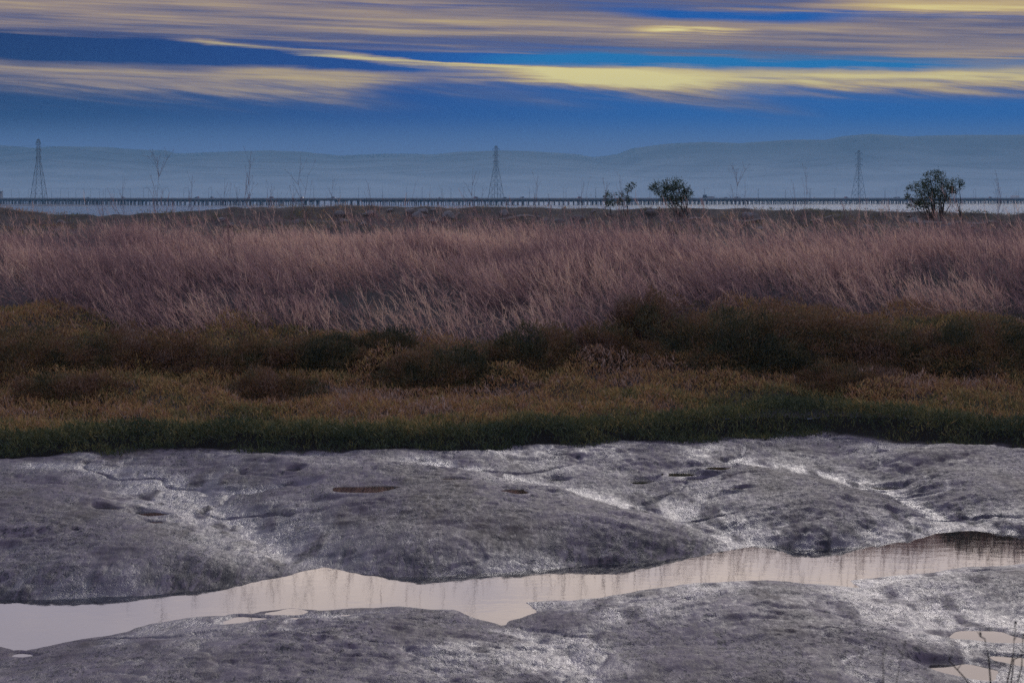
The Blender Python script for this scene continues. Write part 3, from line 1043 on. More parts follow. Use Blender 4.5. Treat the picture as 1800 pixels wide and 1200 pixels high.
# small building at the left end of the causeway
p, d = br_at(br_s_for_px(-6))
bd = thing('pump_house', 'small dark flat roofed hut at the left end of the causeway', 'building', (p[0] - 2, p[1] + 12, 0))
mb = MB(); mb.box(-5, 5, -4, 4, -1, 11.2); mb.build('wall', M_CONC, bd)
mb = MB(); mb.box(-5.5, 5.5, -4.5, 4.5, 11.204, 11.8); mb.build('roof', M_STEEL, bd)
for xx in (-2.8, 0.0, 2.8):
    mb = MB(); mb.box(xx - 0.7, xx + 0.7, -4.05, -4.003, 7.6, 9.4); mb.build('window', M_GLASS, bd)

# rocky spit in the water, far left
xs_ = np.linspace(-520, -283, 180)
rows = []
for j, (o, k) in enumerate([(-9, 0), (-5, .55), (-1.5, 1), (2, .9), (6, .5), (10, 0)]):
    taper = np.clip((-283 - xs_) / 25, 0, 1)
    yy = 1690 + (xs_ + 283) * 0.55 * -1 * 0.12 + o * (0.4 + 0.6 * taper)
    z = -0.4 + k * taper * (1.25 + 0.9 * fbm(xs_ * 0.25, xs_ * 0 + j * 3.1, 81 + j, 3))
    rows.append(np.stack([xs_, yy + 0 * xs_, z], 1))
i = np.arange(180 * 6).reshape(6, 180)
f = np.stack([i[:-1, :-1], i[:-1, 1:], i[1:, 1:], i[1:, :-1]], -1).reshape(-1, 4)
tag(link('rocky_spit', mesh_from('rocky_spit', np.concatenate(rows), f), M_ROCK), kind='structure')


# ------------------------------------------------------------------ pylons and cables
PYL = [(70, 245, 2200), (872, 257, 2493), (1508, 265, 2736)]
ZT = 6 + (347 - 245) / FPX * 2200
ARM_Z = [0.72, 0.83, 0.94]


def make_pylon(label):
    t_ = thing('lattice_pylon', label, 'pylon', group='pylons behind the causeway')
    Hh = ZT
    lv = [(0.0, 6.4), (0.16, 5.3), (0.32, 4.2), (0.46, 3.2), (0.58, 2.2), (0.66, 1.5), (0.74, 1.3), (0.82, 1.25), (0.9, 1.2), (0.97, 1.1), (1.0, 0.5)]
    cs = [(-1, -1), (1, -1), (1, 1), (-1, 1)]
    for cx, cy_ in cs:
        mb = MB(); mb.tube([(cx * w, cy_ * w, (z * Hh if z > 0 else -1.0)) for z, w in lv], [0.30 - 0.16 * z for z, w in lv], 4)
        mb.build('leg', M_STEEL, t_)
    for fi in range(4):
        (ax, ay), (bx, by) = cs[fi], cs[(fi + 1) % 4]
        mb = MB()
        for (z0, w0), (z1, w1) in zip(lv[:-1], lv[1:]):
            a0 = (ax * w0, ay * w0, z0 * Hh); b0 = (bx * w0, by * w0, z0 * Hh)
            a1 = (ax * w1, ay * w1, z1 * Hh); b1 = (bx * w1, by * w1, z1 * Hh)
            r = 0.10 if z0 < 0.6 else 0.085
            if z0 == 0:
                m_ = tuple((u_ + v_) / 2 for u_, v_ in zip(a1, b1))
                mb.tube([a0, m_], r, 4); mb.tube([b0, m_], r, 4)
            else:
                mb.tube([a0, b1], r, 4); mb.tube([b0, a1], r, 4)
            mb.tube([a1, b1], r, 4)
        mb.build('lattice_bracing', M_STEEL, t_)
    for zf in ARM_Z:
        for sg in (-1, 1):
            mb = MB()
            z = zf * Hh
            for sx in (-1, 1):
                mb.tube([(sx * 1.1, sg * 1.1, z), (0, sg * 6.0, z + 0.3)], 0.10, 4)
                mb.tube([(sx * 1.1, sg * 1.1, z + 1.8), (0, sg * 6.0, z + 0.3)], 0.08, 4)
            a = mb.build('cross_arm', M_STEEL, t_)
            mb = MB(); mb.tube([(0, sg * 5.9, z + 0.2), (0, sg * 5.9, z - 1.6)], 0.16, 6); mb.build('insulator', M_GLASS, a)
    mb = MB(); mb.box(-1.0, 1.0, -1.0, 1.0, Hh - 0.9, Hh - 0.3); mb.build('cap', M_STEEL, t_)
    return t_


py_pos = [np.array([(px - 900) / FPX * D, D]) for px, _, D in PYL]
pyl = make_pylon('steel lattice pylon at the far left, in front of the low ridge')
pyl2 = copy_tree(pyl); pyl2['label'] = 'steel lattice pylon near the middle of the causeway'
pyl3 = copy_tree(pyl); pyl3['label'] = 'steel lattice pylon on the right, left of the larger bush'
for o, p in zip((pyl, pyl2, pyl3), py_pos):
    o.location = (p[0], p[1], 0)
    o.rotation_euler = (0, 0, math.atan2(536, 821))
ends = [2 * py_pos[0] - py_pos[1]] + py_pos + [2 * py_pos[2] - py_pos[1]]
dirv = (py_pos[2] - py_pos[0]); dirv /= np.linalg.norm(dirv)
nv = np.array([-dirv[1], dirv[0]])
for zi, (zf, nm) in enumerate(zip(ARM_Z, ('lowest', 'middle', 'topmost'))):
    for sg in (-1, 1):
        pts = []
        for a, b_ in zip(ends[:-1], ends[1:]):
            for q in np.linspace(0, 1, 18, endpoint=False):
                c = a + (b_ - a) * q + nv * sg * 5.9
                pts.append((c[0], c[1], zf * ZT - 1.6 - 14.0 * 4 * q * (1 - q)))
        mb = MB(); mb.tube(pts, 0.028, 4)
        tag(mb.build('power_cable', M_STEEL), 'faint %s cable on the %s side of the pylons' % (nm, 'near' if sg < 0 else 'far'), 'cable', 'cables between the pylons')

# ------------------------------------------------------------------ vegetation
class Acc:
    """collects ribbons and leaf faces (quads) with a tint per vertex"""
    def __init__(self):
        self.v = []; self.f = []; self.t = []; self.n = 0
    def add(self, V, F, T):
        self.v.append(V.reshape(-1, 3)); self.f.append(F + self.n); self.t.append(T.ravel()); self.n += len(self.v[-1])
    def ribbons(self, base, dirs, length, width, tint, nseg=3, sag=None, face=None, taper=0.75):
        """base (N,3), dirs (N,3) unit; sag (N,3) is added with t^2"""
        N = len(base)
        t = np.linspace(0, 1, nseg + 1)
        P = base[:, None, :] + dirs[:, None, :] * (length[:, None] * t)[:, :, None]
        if sag is not None:
            P = P + sag[:, None, :] * (t ** 2)[None, :, None] * length[:, None, None]
        a = rng.uniform(0, 2 * math.pi, N) if face is None else face
        side = np.stack([np.cos(a), np.sin(a), np.zeros(N)], 1)
        side -= dirs * (side * dirs).sum(1)[:, None]
        side /= np.linalg.norm(side, axis=1)[:, None] + 1e-9
        wd = 0.5 * width[:, None] * (1 - taper * t)[None, :]
        A = P - side[:, None, :] * wd[:, :, None]
        B = P + side[:, None, :] * wd[:, :, None]
        V = np.stack([A, B], 2)
        idx = np.arange(N * (nseg + 1) * 2).reshape(N, nseg + 1, 2)
        F = np.stack([idx[:, :-1, 0], idx[:, :-1, 1], idx[:, 1:, 1], idx[:, 1:, 0]], -1).reshape(-1, 4)
        T = np.broadcast_to(np.asarray(tint).reshape(N, -1)[:, :1], (N, (nseg + 1) * 2))
        self.add(V, F, np.ascontiguousarray(T))
        return P
    def leaves(self, c, n_dir, length, width, tint):
        """one bent diamond-ish quad a leaf"""
        N = len(c)
        r = rng.normal(size=(N, 3)); s = np.cross(n_dir, r); s /= np.linalg.norm(s, axis=1)[:, None] + 1e-9
        a = c; b = c + n_dir * (0.45 * length)[:, None] + s * (0.5 * width)[:, None]
        d = c + n_dir * (0.45 * length)[:, None] - s * (0.5 * width)[:, None]
        e = c + n_dir * length[:, None]
        V = np.stack([a, b, e, d], 1)
        F = np.arange(N * 4).reshape(N, 4)
        self.add(V, F, np.repeat(tint, 4))
    def mesh(self, name):
        return mesh_from(name, np.concatenate(self.v), np.concatenate(self.f), False, {'tint': np.concatenate(self.t)})


def unit(a):
    return a / (np.linalg.norm(a, axis=1)[:, None] + 1e-9)


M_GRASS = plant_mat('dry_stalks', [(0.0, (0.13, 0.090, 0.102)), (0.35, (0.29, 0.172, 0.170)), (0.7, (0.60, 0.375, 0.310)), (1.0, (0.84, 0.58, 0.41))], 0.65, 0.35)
M_HERB = plant_mat('marsh_herbs', [(0.0, (0.042, 0.058, 0.030)), (0.25, (0.095, 0.104, 0.042)), (0.45, (0.195, 0.165, 0.062)), (0.62, (0.44, 0.275, 0.105)),
                                   (0.78, (0.31, 0.150, 0.072)), (1.0, (0.46, 0.33, 0.26))], 0.6, 0.25)
M_SHRUB = plant_mat('shrub_foliage', [(0.0, (0.022, 0.030, 0.018)), (0.25, (0.046, 0.050, 0.024)), (0.45, (0.090, 0.078, 0.034)), (0.62, (0.185, 0.112, 0.048)), (0.78, (0.155, 0.075, 0.040)), (1.0, (0.24, 0.165, 0.125))], 0.6, 0.25)
M_LEAF = plant_mat('bush_leaves', [(0.0, (0.025, 0.042, 0.022)), (0.6, (0.060, 0.086, 0.042)), (1.0, (0.12, 0.14, 0.07))], 0.5, 0.25)


def scatter(N, y0, y1, margin=2.5, dens=None):
    y = np.sqrt(rng.uniform(y0 ** 2, y1 ** 2, N))
    x = rng.uniform(-1, 1, N) * (0.213 * y + margin)
    if dens is not None:
        k = rng.uniform(0, 1, N) < dens(x, y)
        x, y = x[k], y[k]
    return x, y


def grass_front(x):
    """near limit of the tall grass on the slope"""
    return np.interp(x, [-16, -12, -9, -5, 0, 3.5, 6, 9.5, 13, 17], [65.0, 65.0, 64.0, 63.2, 63.0, 64.2, 65.6, 65.2, 64.4, 64.6]) + 1.3 * fbm(x * 0.30, x * 0 + 5.0, 91, 3)


def tall_grass():
    acc = Acc()
    def dens(x, y):
        c = 0.62 + 1.5 * fbm(x * 0.5, y * 0.5, 92, 3)
        return np.clip(c, 0.06, 1) * sstep(0, 1.0, y - grass_front(x)) * (1 - 0.90 * sstep(77, 86, y))
    x, y = scatter(72000, 62, 93, 2.5, dens)
    N = len(x)
    z = height(x, y) - 0.03
    patch = fbm(x * 0.33, y * 0.33, 94, 3)
    L = rng.uniform(0.6, 1.35, N) * (1.0 + 0.45 * fbm(x * 0.4, y * 0.4, 93, 3)) * (1 - 0.28 * sstep(70, 75, y) - 0.2 * sstep(84, 91, y))
    em = rng.uniform(0, 1, N) < 0.05 * sstep(67, 69, y) * (1 - sstep(74, 78, y))
    L = np.where(em, np.maximum(L, rng.uniform(1.5, 2.5, N)), L)
    lean = np.where(em, -0.18 + 0.25 * patch, -0.42 + 0.42 * patch) + rng.normal(0, 0.13, N)
    flat = rng.uniform(0, 1, N) < 0.24 * (1 - sstep(66, 73, y)) + 0.03
    lean = np.where(flat, rng.choice([-1, 1], N, p=[0.7, 0.3]) * rng.uniform(1.0, 2.6, N), lean)
    d = unit(np.stack([lean, rng.normal(0, 0.22, N), np.ones(N)], 1))
    sag = np.where(em, 0.5, 1.0)[:, None] * np.stack([-0.12 + rng.normal(0, 0.16, N), rng.normal(0, 0.1, N), rng.uniform(-0.18, 0.0, N)], 1)
    tint = np.clip(0.36 + 0.58 * fbm(x * 0.4, y * 0.4, 95, 3) + rng.normal(0, 0.18, N), 0, 1)
    base = np.stack([x, y, z], 1)
    wd = rng.uniform(0.008, 0.016, N) * np.where(rng.uniform(0, 1, N) < 0.10, 1.7, 1.0)
    P = acc.ribbons(base, d, L, wd, tint, 3, sag)
    # side branchlets and seed heads on the upper part
    for k in range(8):
        t = rng.uniform(0.4, 1.0, N)
        if k > 5:
            t = rng.uniform(0.85, 1.0, N)
        o = base + d * (L * t)[:, None] + sag * (t ** 2 * L)[:, None]
        bd = unit(d + sag * 0.8 + rng.normal(0, 0.27, (N, 3)))
        acc.ribbons(o, bd, rng.uniform(0.10, 0.40, N), rng.uniform(0.006, 0.015, N), np.clip(tint + rng.uniform(0.1, 0.5, N), 0, 1), 1, None, None, 0.5)
    # under-layer: short broken leaves that close the stand
    def dens2(x, y):
        return np.clip(0.6 + 0.6 * fbm(x * 0.5, y * 0.5, 96, 3), 0.1, 1) * sstep(-0.3, 0.8, y - grass_front(x))
    x, y = scatter(52000, 62, 95, 2.5, dens2)
    N = len(x)
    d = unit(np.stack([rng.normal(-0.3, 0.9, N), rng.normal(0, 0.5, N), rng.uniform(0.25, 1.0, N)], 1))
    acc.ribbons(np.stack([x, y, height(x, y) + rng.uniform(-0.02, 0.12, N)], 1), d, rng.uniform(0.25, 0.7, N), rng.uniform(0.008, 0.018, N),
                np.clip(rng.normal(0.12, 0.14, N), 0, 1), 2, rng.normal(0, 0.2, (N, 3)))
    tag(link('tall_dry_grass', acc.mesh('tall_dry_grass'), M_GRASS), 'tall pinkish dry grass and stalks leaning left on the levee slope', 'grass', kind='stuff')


tall_grass()


def herb_tint(x, y):
    g = y - veg_y(x)
    n = fbm(x * 0.35, y * 0.6, 101, 4); m = fbm(x * 1.1, y * 1.4, 102, 3)
    t = np.interp(g, [0, 1.2, 2.4, 4.0, 6.5, 11], [0.10, 0.18, 0.34, 0.60, 0.70, 0.62])
    gold = np.exp(-((x - 2.4) / 2.8) ** 4 - ((g - 5.0) / 1.7) ** 4)
    t = t * (1 - 0.95 * gold) + 0.95 * gold * 0.63
    return np.clip(t + 0.30 * n * (1 - 0.6 * gold) + 0.16 * m, 0, 1)


def marsh_cover():
    acc = Acc()
    def canopy(x, y):
        g = y - veg_y(x)
        return (0.16 + 0.26 * np.clip(0.5 + 0.9 * fbm(x * 0.8, y * 0.8, 103, 4), 0, 1)) * sstep(-0.25, 0.7, g) + 0.22 * np.exp(-((g - 1.0) / 0.8) ** 2) * (1 + 0.8 * fbm(x * 1.1, y * 0.3, 112, 3)) + 0.40 * np.clip(fbm(x * 0.55, y * 0.6, 110, 4) * 1.6, 0, 1) * sstep(3.0, 5.0, g)
    x, y = scatter(360000, 49.0, 69, 2.2)
    g = y - veg_y(x)
    k = (g > -0.15 + 0.35 * rng.uniform(-1, 1, len(x)) + 1.1 * fbm(x * 1.3, y * 0.8, 113, 4)) & (y < grass_front(x) + 1.0)
    x, y = x[k], y[k]
    N = len(x)
    c = canopy(x, y)
    hz_ = rng.uniform(0.15, 1, N) ** 0.6 * c
    z = height(x, y) + hz_ * 0.9
    d = unit(np.stack([rng.normal(-0.1, 0.5, N), rng.normal(-0.15, 0.5, N), rng.uniform(0.3, 1.2, N)], 1))
    tt = np.clip(herb_tint(x, y) + 0.22 * fbm(x * 3.5, y * 3.0, 109, 2) + rng.normal(0, 0.10, N), 0, 1)
    acc.leaves(np.stack([x, y, z], 1), d, rng.uniform(0.06, 0.20, N), rng.uniform(0.012, 0.034, N), tt)
    # taller bleached wisps
    x, y = scatter(20000, 52.0, 67, 2.2, lambda a, b: np.clip(fbm(a * 0.5, b * 0.8, 105, 3) * 2.2, 0, 1) * sstep(1.5, 3.0, b - veg_y(a)))
    N = len(x)
    d = unit(np.stack([rng.normal(-0.15, 0.35, N), rng.normal(0, 0.3, N), np.ones(N)], 1))
    acc.ribbons(np.stack([x, y, height(x, y) + 0.1], 1), d, rng.uniform(0.2, 0.5, N), rng.uniform(0.006, 0.011, N), np.clip(rng.normal(0.9, 0.1, N), 0, 1), 2)
    tag(link('marsh_herbs', acc.mesh('marsh_herbs'), M_HERB), 'low brown, orange and green marsh plants above the mud edge', 'marsh plants', kind='stuff')
    # thin cover on the far crest
    acc = Acc()
    x, y = scatter(46000, 91.5, 100, 2.5, lambda a, b: np.clip(0.35 + 1.1 * fbm(a * 0.5, b * 0.9, 106, 4), 0.03, 1))
    N = len(x)
    d = unit(np.stack([rng.normal(-0.1, 0.6, N), rng.normal(0, 0.5, N), rng.uniform(0.2, 1.0, N)], 1))
    cl = np.clip(0.3 + 1.2 * fbm(x * 0.7, y * 0.7, 107, 3), 0.05, 1)
    acc.leaves(np.stack([x, y, height(x, y) + rng.uniform(-0.02, 0.16, N) * cl], 1), d, rng.uniform(0.06, 0.18, N), rng.uniform(0.012, 0.028, N),
               np.clip(0.5 + 0.8 * fbm(x * 0.3, y * 0.3, 108, 3) + rng.normal(0, 0.12, N), 0, 1))
    tag(link('crest_plants', acc.mesh('crest_plants'), M_HERB), 'low brown plants along the far levee crest', 'marsh plants', kind='stuff')


marsh_cover()


def tapered_limb(mb, a, b, r0, r1, wob=0.05, n=5):
    a, b = np.array(a, float), np.array(b, float)
    L = np.linalg.norm(b - a)
    pts = []
    o1, o2 = rng.normal(0, wob * L, 3), rng.normal(0, wob * L, 3)
    for i in range(n + 1):
        t = i / n
        pts.append(tuple(a + (b - a) * t + o1 * math.sin(math.pi * t) + o2 * math.sin(2 * math.pi * t) * 0.5))
    mb.tube(pts, [r0 + (r1 - r0) * i / n for i in range(n + 1)], 5)
    return pts


# ---- shrubs on the lower slope (photo centre, width, height, tint, label)
SHRUBS = [
    (60, 660, 250, 62, 0.55, 'dark brown-green shrub at the left edge below the tall grass'),
    (235, 660, 210, 62, 0.74, 'rust brown low shrub second from the left edge'),
    (405, 662, 230, 58, 0.60, 'olive brown shrub left of the pale fallen stalks'),
    (560, 665, 230, 60, 0.46, 'dark green shrub under the dark hollow in the tall grass'),
    (672, 642, 120, 48, 0.45, 'small shrub with a bright green tuft on top'),
    (775, 690, 210, 62, 0.46, 'dark low shrub in front of the tan grass mat'),
    (935, 655, 220, 62, 0.52, 'brown-green shrub left of the rust coloured one in mid slope'),
    (1060, 642, 150, 56, 0.60, 'small brown shrub beside the rust coloured one'),
    (1135, 605, 150, 62, 0.72, 'rust orange shrub at the left foot of the big olive mound'),
    (1270, 640, 260, 78, 0.48, 'large olive shrub forming the left half of the big mound'),
    (1420, 632, 270, 80, 0.62, 'large orange-olive shrub forming the right half of the big mound'),
    (1345, 668, 240, 60, 0.36, 'dark green shrub at the foot of the big olive mound'),
    (1590, 650, 230, 60, 0.62, 'dull brown shrub right of the big olive mound'),
    (1735, 655, 250, 78, 0.46, 'dark green shrub at the right edge below the tall grass'),
    (480, 712, 170, 42, 0.62, 'low tan shrub near the green mud edge on the left'),
    (1490, 700, 190, 44, 0.70, 'low reddish shrub near the mud edge on the right'),
    (120, 715, 190, 44, 0.58, 'low tan-brown shrub near the mud edge at far left'),
]


def build_shrub(px, py, w, h, tn, label):
    g = ground_hit(px, py, 52, 70)
    D = g[1]
    rx, hz_ = 0.5 * w / FPX * D, h / FPX * D
    ry = min(0.75 * rx, 1.5)
    gx, gy = g[0], g[1] + 0.3 * ry
    gz = float(height(np.array([gx]), np.array([gy]))[0])
    o = thing('marsh_shrub', label, 'shrub', (gx, gy, gz), group='shrubs on the levee slope')
    mb = MB()
    for k in range(9):
        a = rng.uniform(0, 2 * math.pi); r = rng.uniform(0.2, 0.75)
        tapered_limb(mb, (0.1 * rx * math.cos(a), 0.1 * ry * math.sin(a), -0.1), (rx * r * math.cos(a), ry * r * math.sin(a), hz_ * rng.uniform(0.45, 0.8)), 0.022, 0.006, 0.08, 4)
    mb.build('stems', M_BARK, o)
    acc = Acc()
    N = int(min(15000, 5200 * rx * hz_ * 2.2 + 2500))
    th = rng.uniform(0, 2 * math.pi, N); cz = rng.uniform(-0.05, 1, N)
    lump = 1 + 0.40 * fbm(th * 1.6 + px, cz * 3.0, 120 + px % 50, 4) * 1.6
    rr = (1 - 0.42 * rng.uniform(0, 1, N) ** 2.2) * lump
    s = np.sqrt(np.clip(1 - cz ** 2, 0, 1)) ** 0.8
    lx, ly = rx * rr * s * np.cos(th), ry * rr * s * np.sin(th)
    gzl = height(gx + lx, gy + ly) - gz
    P = np.stack([lx, ly, np.maximum(hz_ * rr * np.clip(cz, 0, 1) + 0.55 * gzl, gzl + 0.02)], 1)
    nd = unit(np.stack([np.cos(th) * s, np.sin(th) * s, cz + 0.25], 1) + rng.normal(0, 0.55, (N, 3)))
    tt = np.clip(tn + 0.42 * fbm(lx * 1.6 + px, P[:, 2] * 2.4, 130, 4) + rng.normal(0, 0.10, N), 0, 1)
    acc.leaves(P, nd, rng.uniform(0.05, 0.17, N), rng.uniform(0.014, 0.034, N), tt)
    K = N // 12
    sel = rng.integers(0, N, K)
    acc.ribbons(P[sel], unit(np.stack([rng.normal(-0.15, 0.4, K), rng.normal(0, 0.4, K), np.ones(K)], 1)), rng.uniform(0.10, 0.34, K), rng.uniform(0.006, 0.012, K),
                np.clip(tt[sel] + rng.normal(0.15, 0.2, K), 0, 1), 2, rng.normal(0, 0.15, (K, 3)))
    link('foliage', acc.mesh('foliage'), M_SHRUB, o)


for a in SHRUBS:
    build_shrub(*a)


# ---- bushes on the far crest, against the water
def crest_base(px, D=96.0):
    x = (px - 900) / FPX * D
    return np.array([x, D, float(height(np.array([x]), np.array([D]))[0])])


def build_bush(name, label, cat, bases, clusters, leaf=1.0, D=96.0, r0=0.034):
    b0 = crest_base(bases[0], D)
    o = thing(name, label, cat, b0)
    B = [crest_base(b, D) - b0 for b in bases]
    mb = MB(); acc = Acc()
    for ci, (px, py, r) in enumerate(clusters):
        c = at_depth(px, py, D) - b0
        c[1] += rng.uniform(-0.35, 0.35)
        R = r / FPX * D
        bs = min(B, key=lambda q: abs(q[0] - c[0]) + rng.uniform(0, 0.35)).copy()
        bs[2] -= 0.12
        mid = bs * 0.45 + c * 0.55 + np.array([rng.normal(0, 0.06), rng.normal(0, 0.08), -0.12])
        tapered_limb(mb, bs, mid, r0, r0 * 0.5, 0.04)
        tapered_limb(mb, mid, c, r0 * 0.5, r0 * 0.2, 0.06)
        for k in range(5):
            q = c + rng.normal(0, 0.6 * R, 3)
            tapered_limb(mb, mid * 0.35 + c * 0.65, q, r0 * 0.22, r0 * 0.1, 0.05, 3)
        N = int(36 * r * leaf)
        # leaves in sprays about twigs inside the cluster
        K = max(4, int(r * 0.8))
        tw = c + unit(rng.normal(size=(K, 3))) * (R * rng.uniform(0.3, 1.05, K) ** 0.6)[:, None] * np.array([1.15, 1.0, 0.85])
        ti = rng.integers(0, K, N)
        P = tw[ti] + rng.normal(0, 0.24 * R + 0.012, (N, 3))
        nd = unit((P - c) * 1.5 / max(R, .05) + rng.normal(0, 0.8, (N, 3)))
        acc.leaves(P, nd, rng.uniform(0.055, 0.11, N), rng.uniform(0.018, 0.035, N), np.clip(rng.normal(0.5, 0.25, N), 0, 1))
    mb.build('trunk', M_BARK, o, True)
    link('crown', acc.mesh('crown'), M_LEAF, o)
    return o


build_bush('bush', 'dark leafy bush leaning left on the crest near the middle right', 'bush', [1207, 1217],
           [(1152, 334, 8), (1162, 330, 11), (1178, 325, 12), (1192, 326, 9), (1184, 337, 14), (1170, 343, 11), (1196, 344, 9), (1186, 353, 10), (1206, 331, 7), (1208, 341, 7)])
build_bush('bush', 'largest leafy bush with open branches on the crest at the right', 'bush', [1640, 1655, 1690],
           [(1606, 327, 7), (1620, 333, 10), (1636, 311, 9), (1645, 306, 7), (1654, 312, 10), (1668, 320, 10), (1688, 318, 7), (1680, 330, 8), (1640, 328, 13), (1655, 334, 14),
            (1626, 345, 11), (1640, 350, 13), (1660, 350, 9), (1612, 352, 9), (1626, 360, 9), (1604, 360, 6), (1670, 340, 8), (1629, 320, 9), (1662, 328, 10), (1648, 342, 12), (1634, 338, 10), (1615, 364, 8), (1642, 363, 9), (1600, 346, 6)], 0.7)
build_bush('sapling', 'thin leafy sapling with a tufted top left of the leaning bush', 'sapling', [1102], [(1104, 332, 6), (1111, 326, 5), (1101, 344, 4), (1103, 352, 3)], 0.6, 96, 0.02)
build_bush('sapling', 'short leafy sapling furthest left of the crest bushes', 'sapling', [1074], [(1074, 340, 6), (1068, 350, 6), (1078, 357, 5), (1066, 359, 4)], 0.5, 96, 0.02)
build_bush('sapling', 'small round sapling between two taller ones on the crest', 'sapling', [1090], [(1090, 345, 5), (1087, 355, 5), (1094, 358, 3)], 0.4, 96, 0.018)


# ---- dry weeds standing against the water and hills
def weed_mesh(seed, lean, nb, spread):
    r = random.Random(seed)
    mb = MB()
    def stem(p, d, L, rad, depth):
        pts = [p]; q = Vector(p); dd = Vector(d).normalized()
        n = 4
        for i in range(n):
            dd = (dd + Vector((r.gauss(0, .05), r.gauss(0, .05), 0.05))).normalized()
            q = q + dd * (L / n); pts.append(tuple(q))
        mb.tube(pts, [rad * (1 - 0.6 * i / n) for i in range(n + 1)], 3)
        if depth == 0:
            # seed spike
            mb.tube([pts[-2], tuple((Vector(pts[-2]) + Vector(pts[-1])) / 2), pts[-1]], [rad * 0.7, rad * 1.5, rad * 0.4], 4)
            return
        for k in range(nb if depth == 2 else r.randint(1, 3)):
            t = r.uniform(0.55, 0.98) if depth == 2 else r.uniform(0.3, 0.95)
            i = min(int(t * n), n - 1)
            s = Vector(pts[i]).lerp(Vector(pts[i + 1]), t * n - i)
            a = r.uniform(0, 2 * math.pi)
            nd = dd + Vector((math.cos(a), math.sin(a), 0)) * spread * r.uniform(0.5, 1.2)
            stem(tuple(s), nd, L * (r.uniform(0.14, 0.30) if depth == 2 else r.uniform(0.3, 0.6)), rad * 0.62, depth - 1)
    stem((0, 0, -0.02), (lean, 0, 1), 1.0, 0.0026, 2)
    me = mb.mesh('dry_weed')
    me.attributes.new('tint', 'FLOAT', 'POINT').data.foreach_set('value', [0.12 + 0.1 * r.random()] * len(me.vertices))
    me.materials.append(M_GRASS)
    return me


WM = [weed_mesh(3, 0.0, 9, 0.6), weed_mesh(5, -0.3, 7, 0.7), weed_mesh(8, 0.15, 6, 0.5), weed_mesh(13, -0.45, 4, 0.6), weed_mesh(21, 0.05, 3, 0.35), weed_mesh(34, 0.3, 4, 0.5)]
WEEDS = [(276, 298, 0, 'tallest fan shaped dry weed left of the middle pylon'), (390, 298, 2, 'tall bushy dry weed second from the fan shaped one'),
         (486, 308, 3, 'dry weed of two long leaning seed spikes'), (580, 302, 1, 'tall dry weed leaning left with forked top'),
         (1292, 316, 0, 'bare fan of dry twigs right of the leaning leafy bush'), (1390, 320, 2, 'slender forked dry weed left of the right pylon'),
         (1055, 314, 4, 'tall thin dry stalk left of the saplings'), (868, 322, 1, 'dry weed leaning in front of the middle pylon'),
         (1742, 328, 2, 'bare dry weed right of the largest bush')]
REST = [(232, 330), (243, 322), (300, 324), (313, 335), (326, 338), (371, 340), (400, 318), (428, 330), (437, 338), (470, 332), (504, 318), (512, 332), (604, 326), (612, 320), (632, 336), (648, 330),
        (668, 338), (700, 332), (846, 338), (884, 336), (903, 326), (940, 322), (958, 334), (1002, 328), (1036, 334), (1046, 330), (1066, 322), (1120, 332), (1136, 340), (1276, 332), (1306, 334), (1336, 338),
        (1380, 334), (1398, 332), (1480, 344), (1546, 346), (1588, 344), (1712, 340), (1728, 336), (1760, 336), (1776, 344), (150, 350), (200, 346), (525, 346), (760, 346), (800, 344), (985, 342)]
for i, it in enumerate(WEEDS + [(a, b, (i * 7) % 6, None) for i, (a, b) in enumerate(REST) if i % 3]):
    px, py, k, lb = it
    D = 72.5 + rng.uniform(-2.0, 2.5)
    b = crest_base(px, D)
    L = at_depth(px, py, D)[2] - b[2]
    o = link('dry_weed', WM[k], None, None, b)
    o.rotation_euler = (0, 0, rng.uniform(-0.5, 0.5))
    sc = max(L, 0.25) * (1.0 if lb else 0.95)
    o.scale = (sc * rng.uniform(0.8, 1.1), sc, sc)
    tag(o, lb or 'thin dry weed stalk rising out of the tall grass against the water', 'dry weed', 'dry weeds above the tall grass')


# ---- riprap and driftwood on the crest
def rock_mesh(seed):
    r = np.random.default_rng(seed)
    import bmesh
    bm = bmesh.new()
    bmesh.ops.create_icosphere(bm, subdivisions=2, radius=1.0)
    cuts = unit(r.normal(size=(9, 3))); off = r.uniform(0.55, 0.85, 9)
    for v in bm.verts:
        p = np.array(v.co)
        for c, of in zip(cuts, off):
            e = p @ c - of
            if e > 0:
                p = p - c * e
        p += r.normal(0, 0.025, 3)
        v.co = p
    me = bpy.data.meshes.new('boulder')
    bm.to_mesh(me); bm.free()
    me.materials.append(M_ROCK)
    return me


RM = [rock_mesh(s_) for s_ in (1, 2, 3, 4, 5)]
BOULD = [(735, 362, 24, 'pale angular boulder on the crest left of the leaning post'), (786, 362, 30, 'largest pale boulder on the crest beside the leaning post'),
         (746, 359, 12, 'small rust coloured rock on top of the crest'), (1318, 372, 34, 'slab-like grey boulder right of the leaning bush'),
         (648, 366, 22, 'dark boulder on the crest left of the pale ones'), (107, 378, 22, 'dark round rock in the low dip of the crest at left')]
for i in range(44):
    px = rng.uniform(480, 1800) if i < 38 else rng.uniform(0, 480)
    BOULD.append((px, None, rng.uniform(9, 24), None))
for i, (px, py, w, lb) in enumerate(BOULD):
    D = 95.6 if lb else rng.uniform(92.5, 96.6)
    b = crest_base(px, D)
    r = 0.5 * w / FPX * D
    o = link('boulder', RM[i % 5], None, None, (b[0], b[1], b[2] + 0.15 * r))
    o.scale = (r * rng.uniform(1, 1.3), r * rng.uniform(0.8, 1.1), r * rng.uniform(0.55, 0.8))
    o.rotation_euler = (rng.uniform(-.3, .3), rng.uniform(-.3, .3), rng.uniform(0, 6))
    tag(o, lb or 'grey riprap boulder half sunk in the far levee crest', 'boulder', 'riprap along the crest')

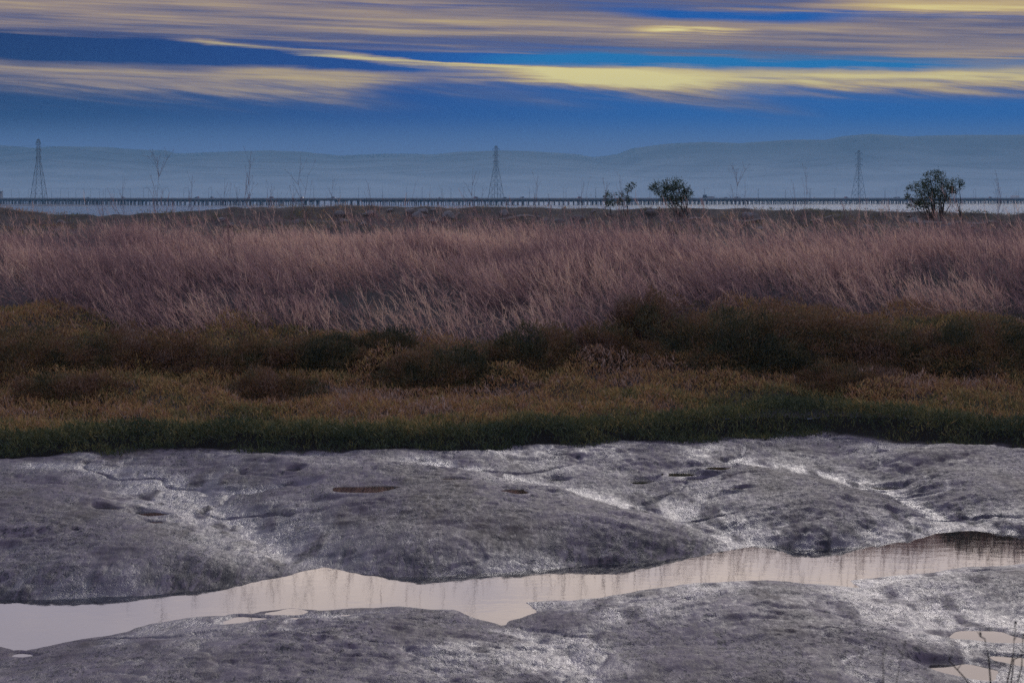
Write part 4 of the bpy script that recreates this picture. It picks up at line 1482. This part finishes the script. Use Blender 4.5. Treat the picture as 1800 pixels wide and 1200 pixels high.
LOGS = [((796, 367), (809, 357), 0.09, 'leaning broken post sticking up from the crest boulders'), ((1425, 372), (1462, 362), 0.06, 'thin driftwood branch pointing up left of the right pylon'),
        ((1700, 384), (1752, 378), 0.09, 'long pale driftwood plank lying right of the largest bush'), ((1175, 376), (1232, 371), 0.08, 'driftwood log lying under the leaning bush'),
        ((1610, 377), (1690, 383), 0.09, 'grey driftwood trunk lying below the largest bush'), ((870, 384), (940, 379), 0.08, 'half buried driftwood log left of the saplings'),
        ((1290, 379), (1345, 374), 0.07, 'short driftwood limb in front of the slab boulder')]
for (a, b_, r, lb) in LOGS:
    D = 95.2
    pa, pb = at_depth(a[0], a[1], D), at_depth(b_[0], b_[1], D)
    ga = crest_base(a[0], D)[2]; gb = crest_base(b_[0], D)[2]
    dz = pb[2] - pa[2]
    pa[2] = ga + 0.02
    pb[2] = (ga + dz) if 'up' in lb else gb + r
    t_ = thing('driftwood', lb, 'driftwood', pa, 0, 'driftwood on the crest')
    mb = MB(); pts = tapered_limb(mb, (0, 0, 0), pb - pa, r, r * 0.55, 0.04, 6); mb.build('trunk', M_WOOD, t_, True)
    mb = MB(); tapered_limb(mb, pts[3], np.array(pts[3]) + np.array([rng.uniform(-.3, .3), -0.15, 0.3]), r * 0.45, r * 0.15, 0.06, 4); mb.build('broken_branch', M_WOOD, t_, True)

# ---- out-of-focus twigs close to the camera, lower right
def twig_plant(label, stems, D, r):
    base_px = np.mean([s_[-1][0] for s_ in stems])
    bx = (base_px - 900) / FPX * D
    gz = float(height(np.array([bx]), np.array([D]))[0])
    o = thing('bare_twig_plant', label, 'twigs', (bx, D, gz), group='bare twigs near the camera')
    for st in stems:
        P = [at_depth(px, py, D + rng.uniform(-0.15, 0.15)) for px, py in st]
        last = P[-1]
        P.append(np.array([bx + (last[0] - bx) * 0.35, D, gz - 0.05]))
        P = [p - np.array([bx, D, gz]) for p in P]
        mb = MB(); mb.tube(P[::-1], [r * (0.55 + 0.45 * k / (len(P) - 1)) for k in range(len(P))][::-1], 6)
        s_o = mb.build('stem', M_BARK, o, True)
        mb = MB()
        q = P[0]
        mb.tube([q, q + np.array([0.004, 0, 0.008]), q + np.array([0.002, 0, 0.018])], [r * 0.5, r * 1.5, r * 0.4], 6)
        mb.build('bud', M_BARK, s_o, True)
        q2 = (P[0] + P[1]) / 2
        mb = MB(); mb.tube([q2, q2 + np.array([rng.choice([-1, 1]) * 0.02, 0.01, 0.022])], [r * 0.5, r * 0.3], 5)
        mb.build('side_twig', M_BARK, s_o, True)


twig_plant('dark blurred bare twigs in the lower right corner', [[(1722, 1117), (1731, 1122), (1738, 1157), (1742, 1210)], [(1784, 1098), (1781, 1150), (1768, 1212)],
            [(1668, 1160), (1697, 1192), (1712, 1216)], [(1800, 1150), (1782, 1158), (1776, 1212)], [(1798, 1120), (1796, 1170), (1785, 1214)]], 10.0, 0.0042)
twig_plant('pair of faint blurred twigs left of the corner twigs', [[(1590, 1133), (1582, 1165), (1573, 1214)], [(1552, 1147), (1553, 1180), (1552, 1214)]], 8.0, 0.0022)
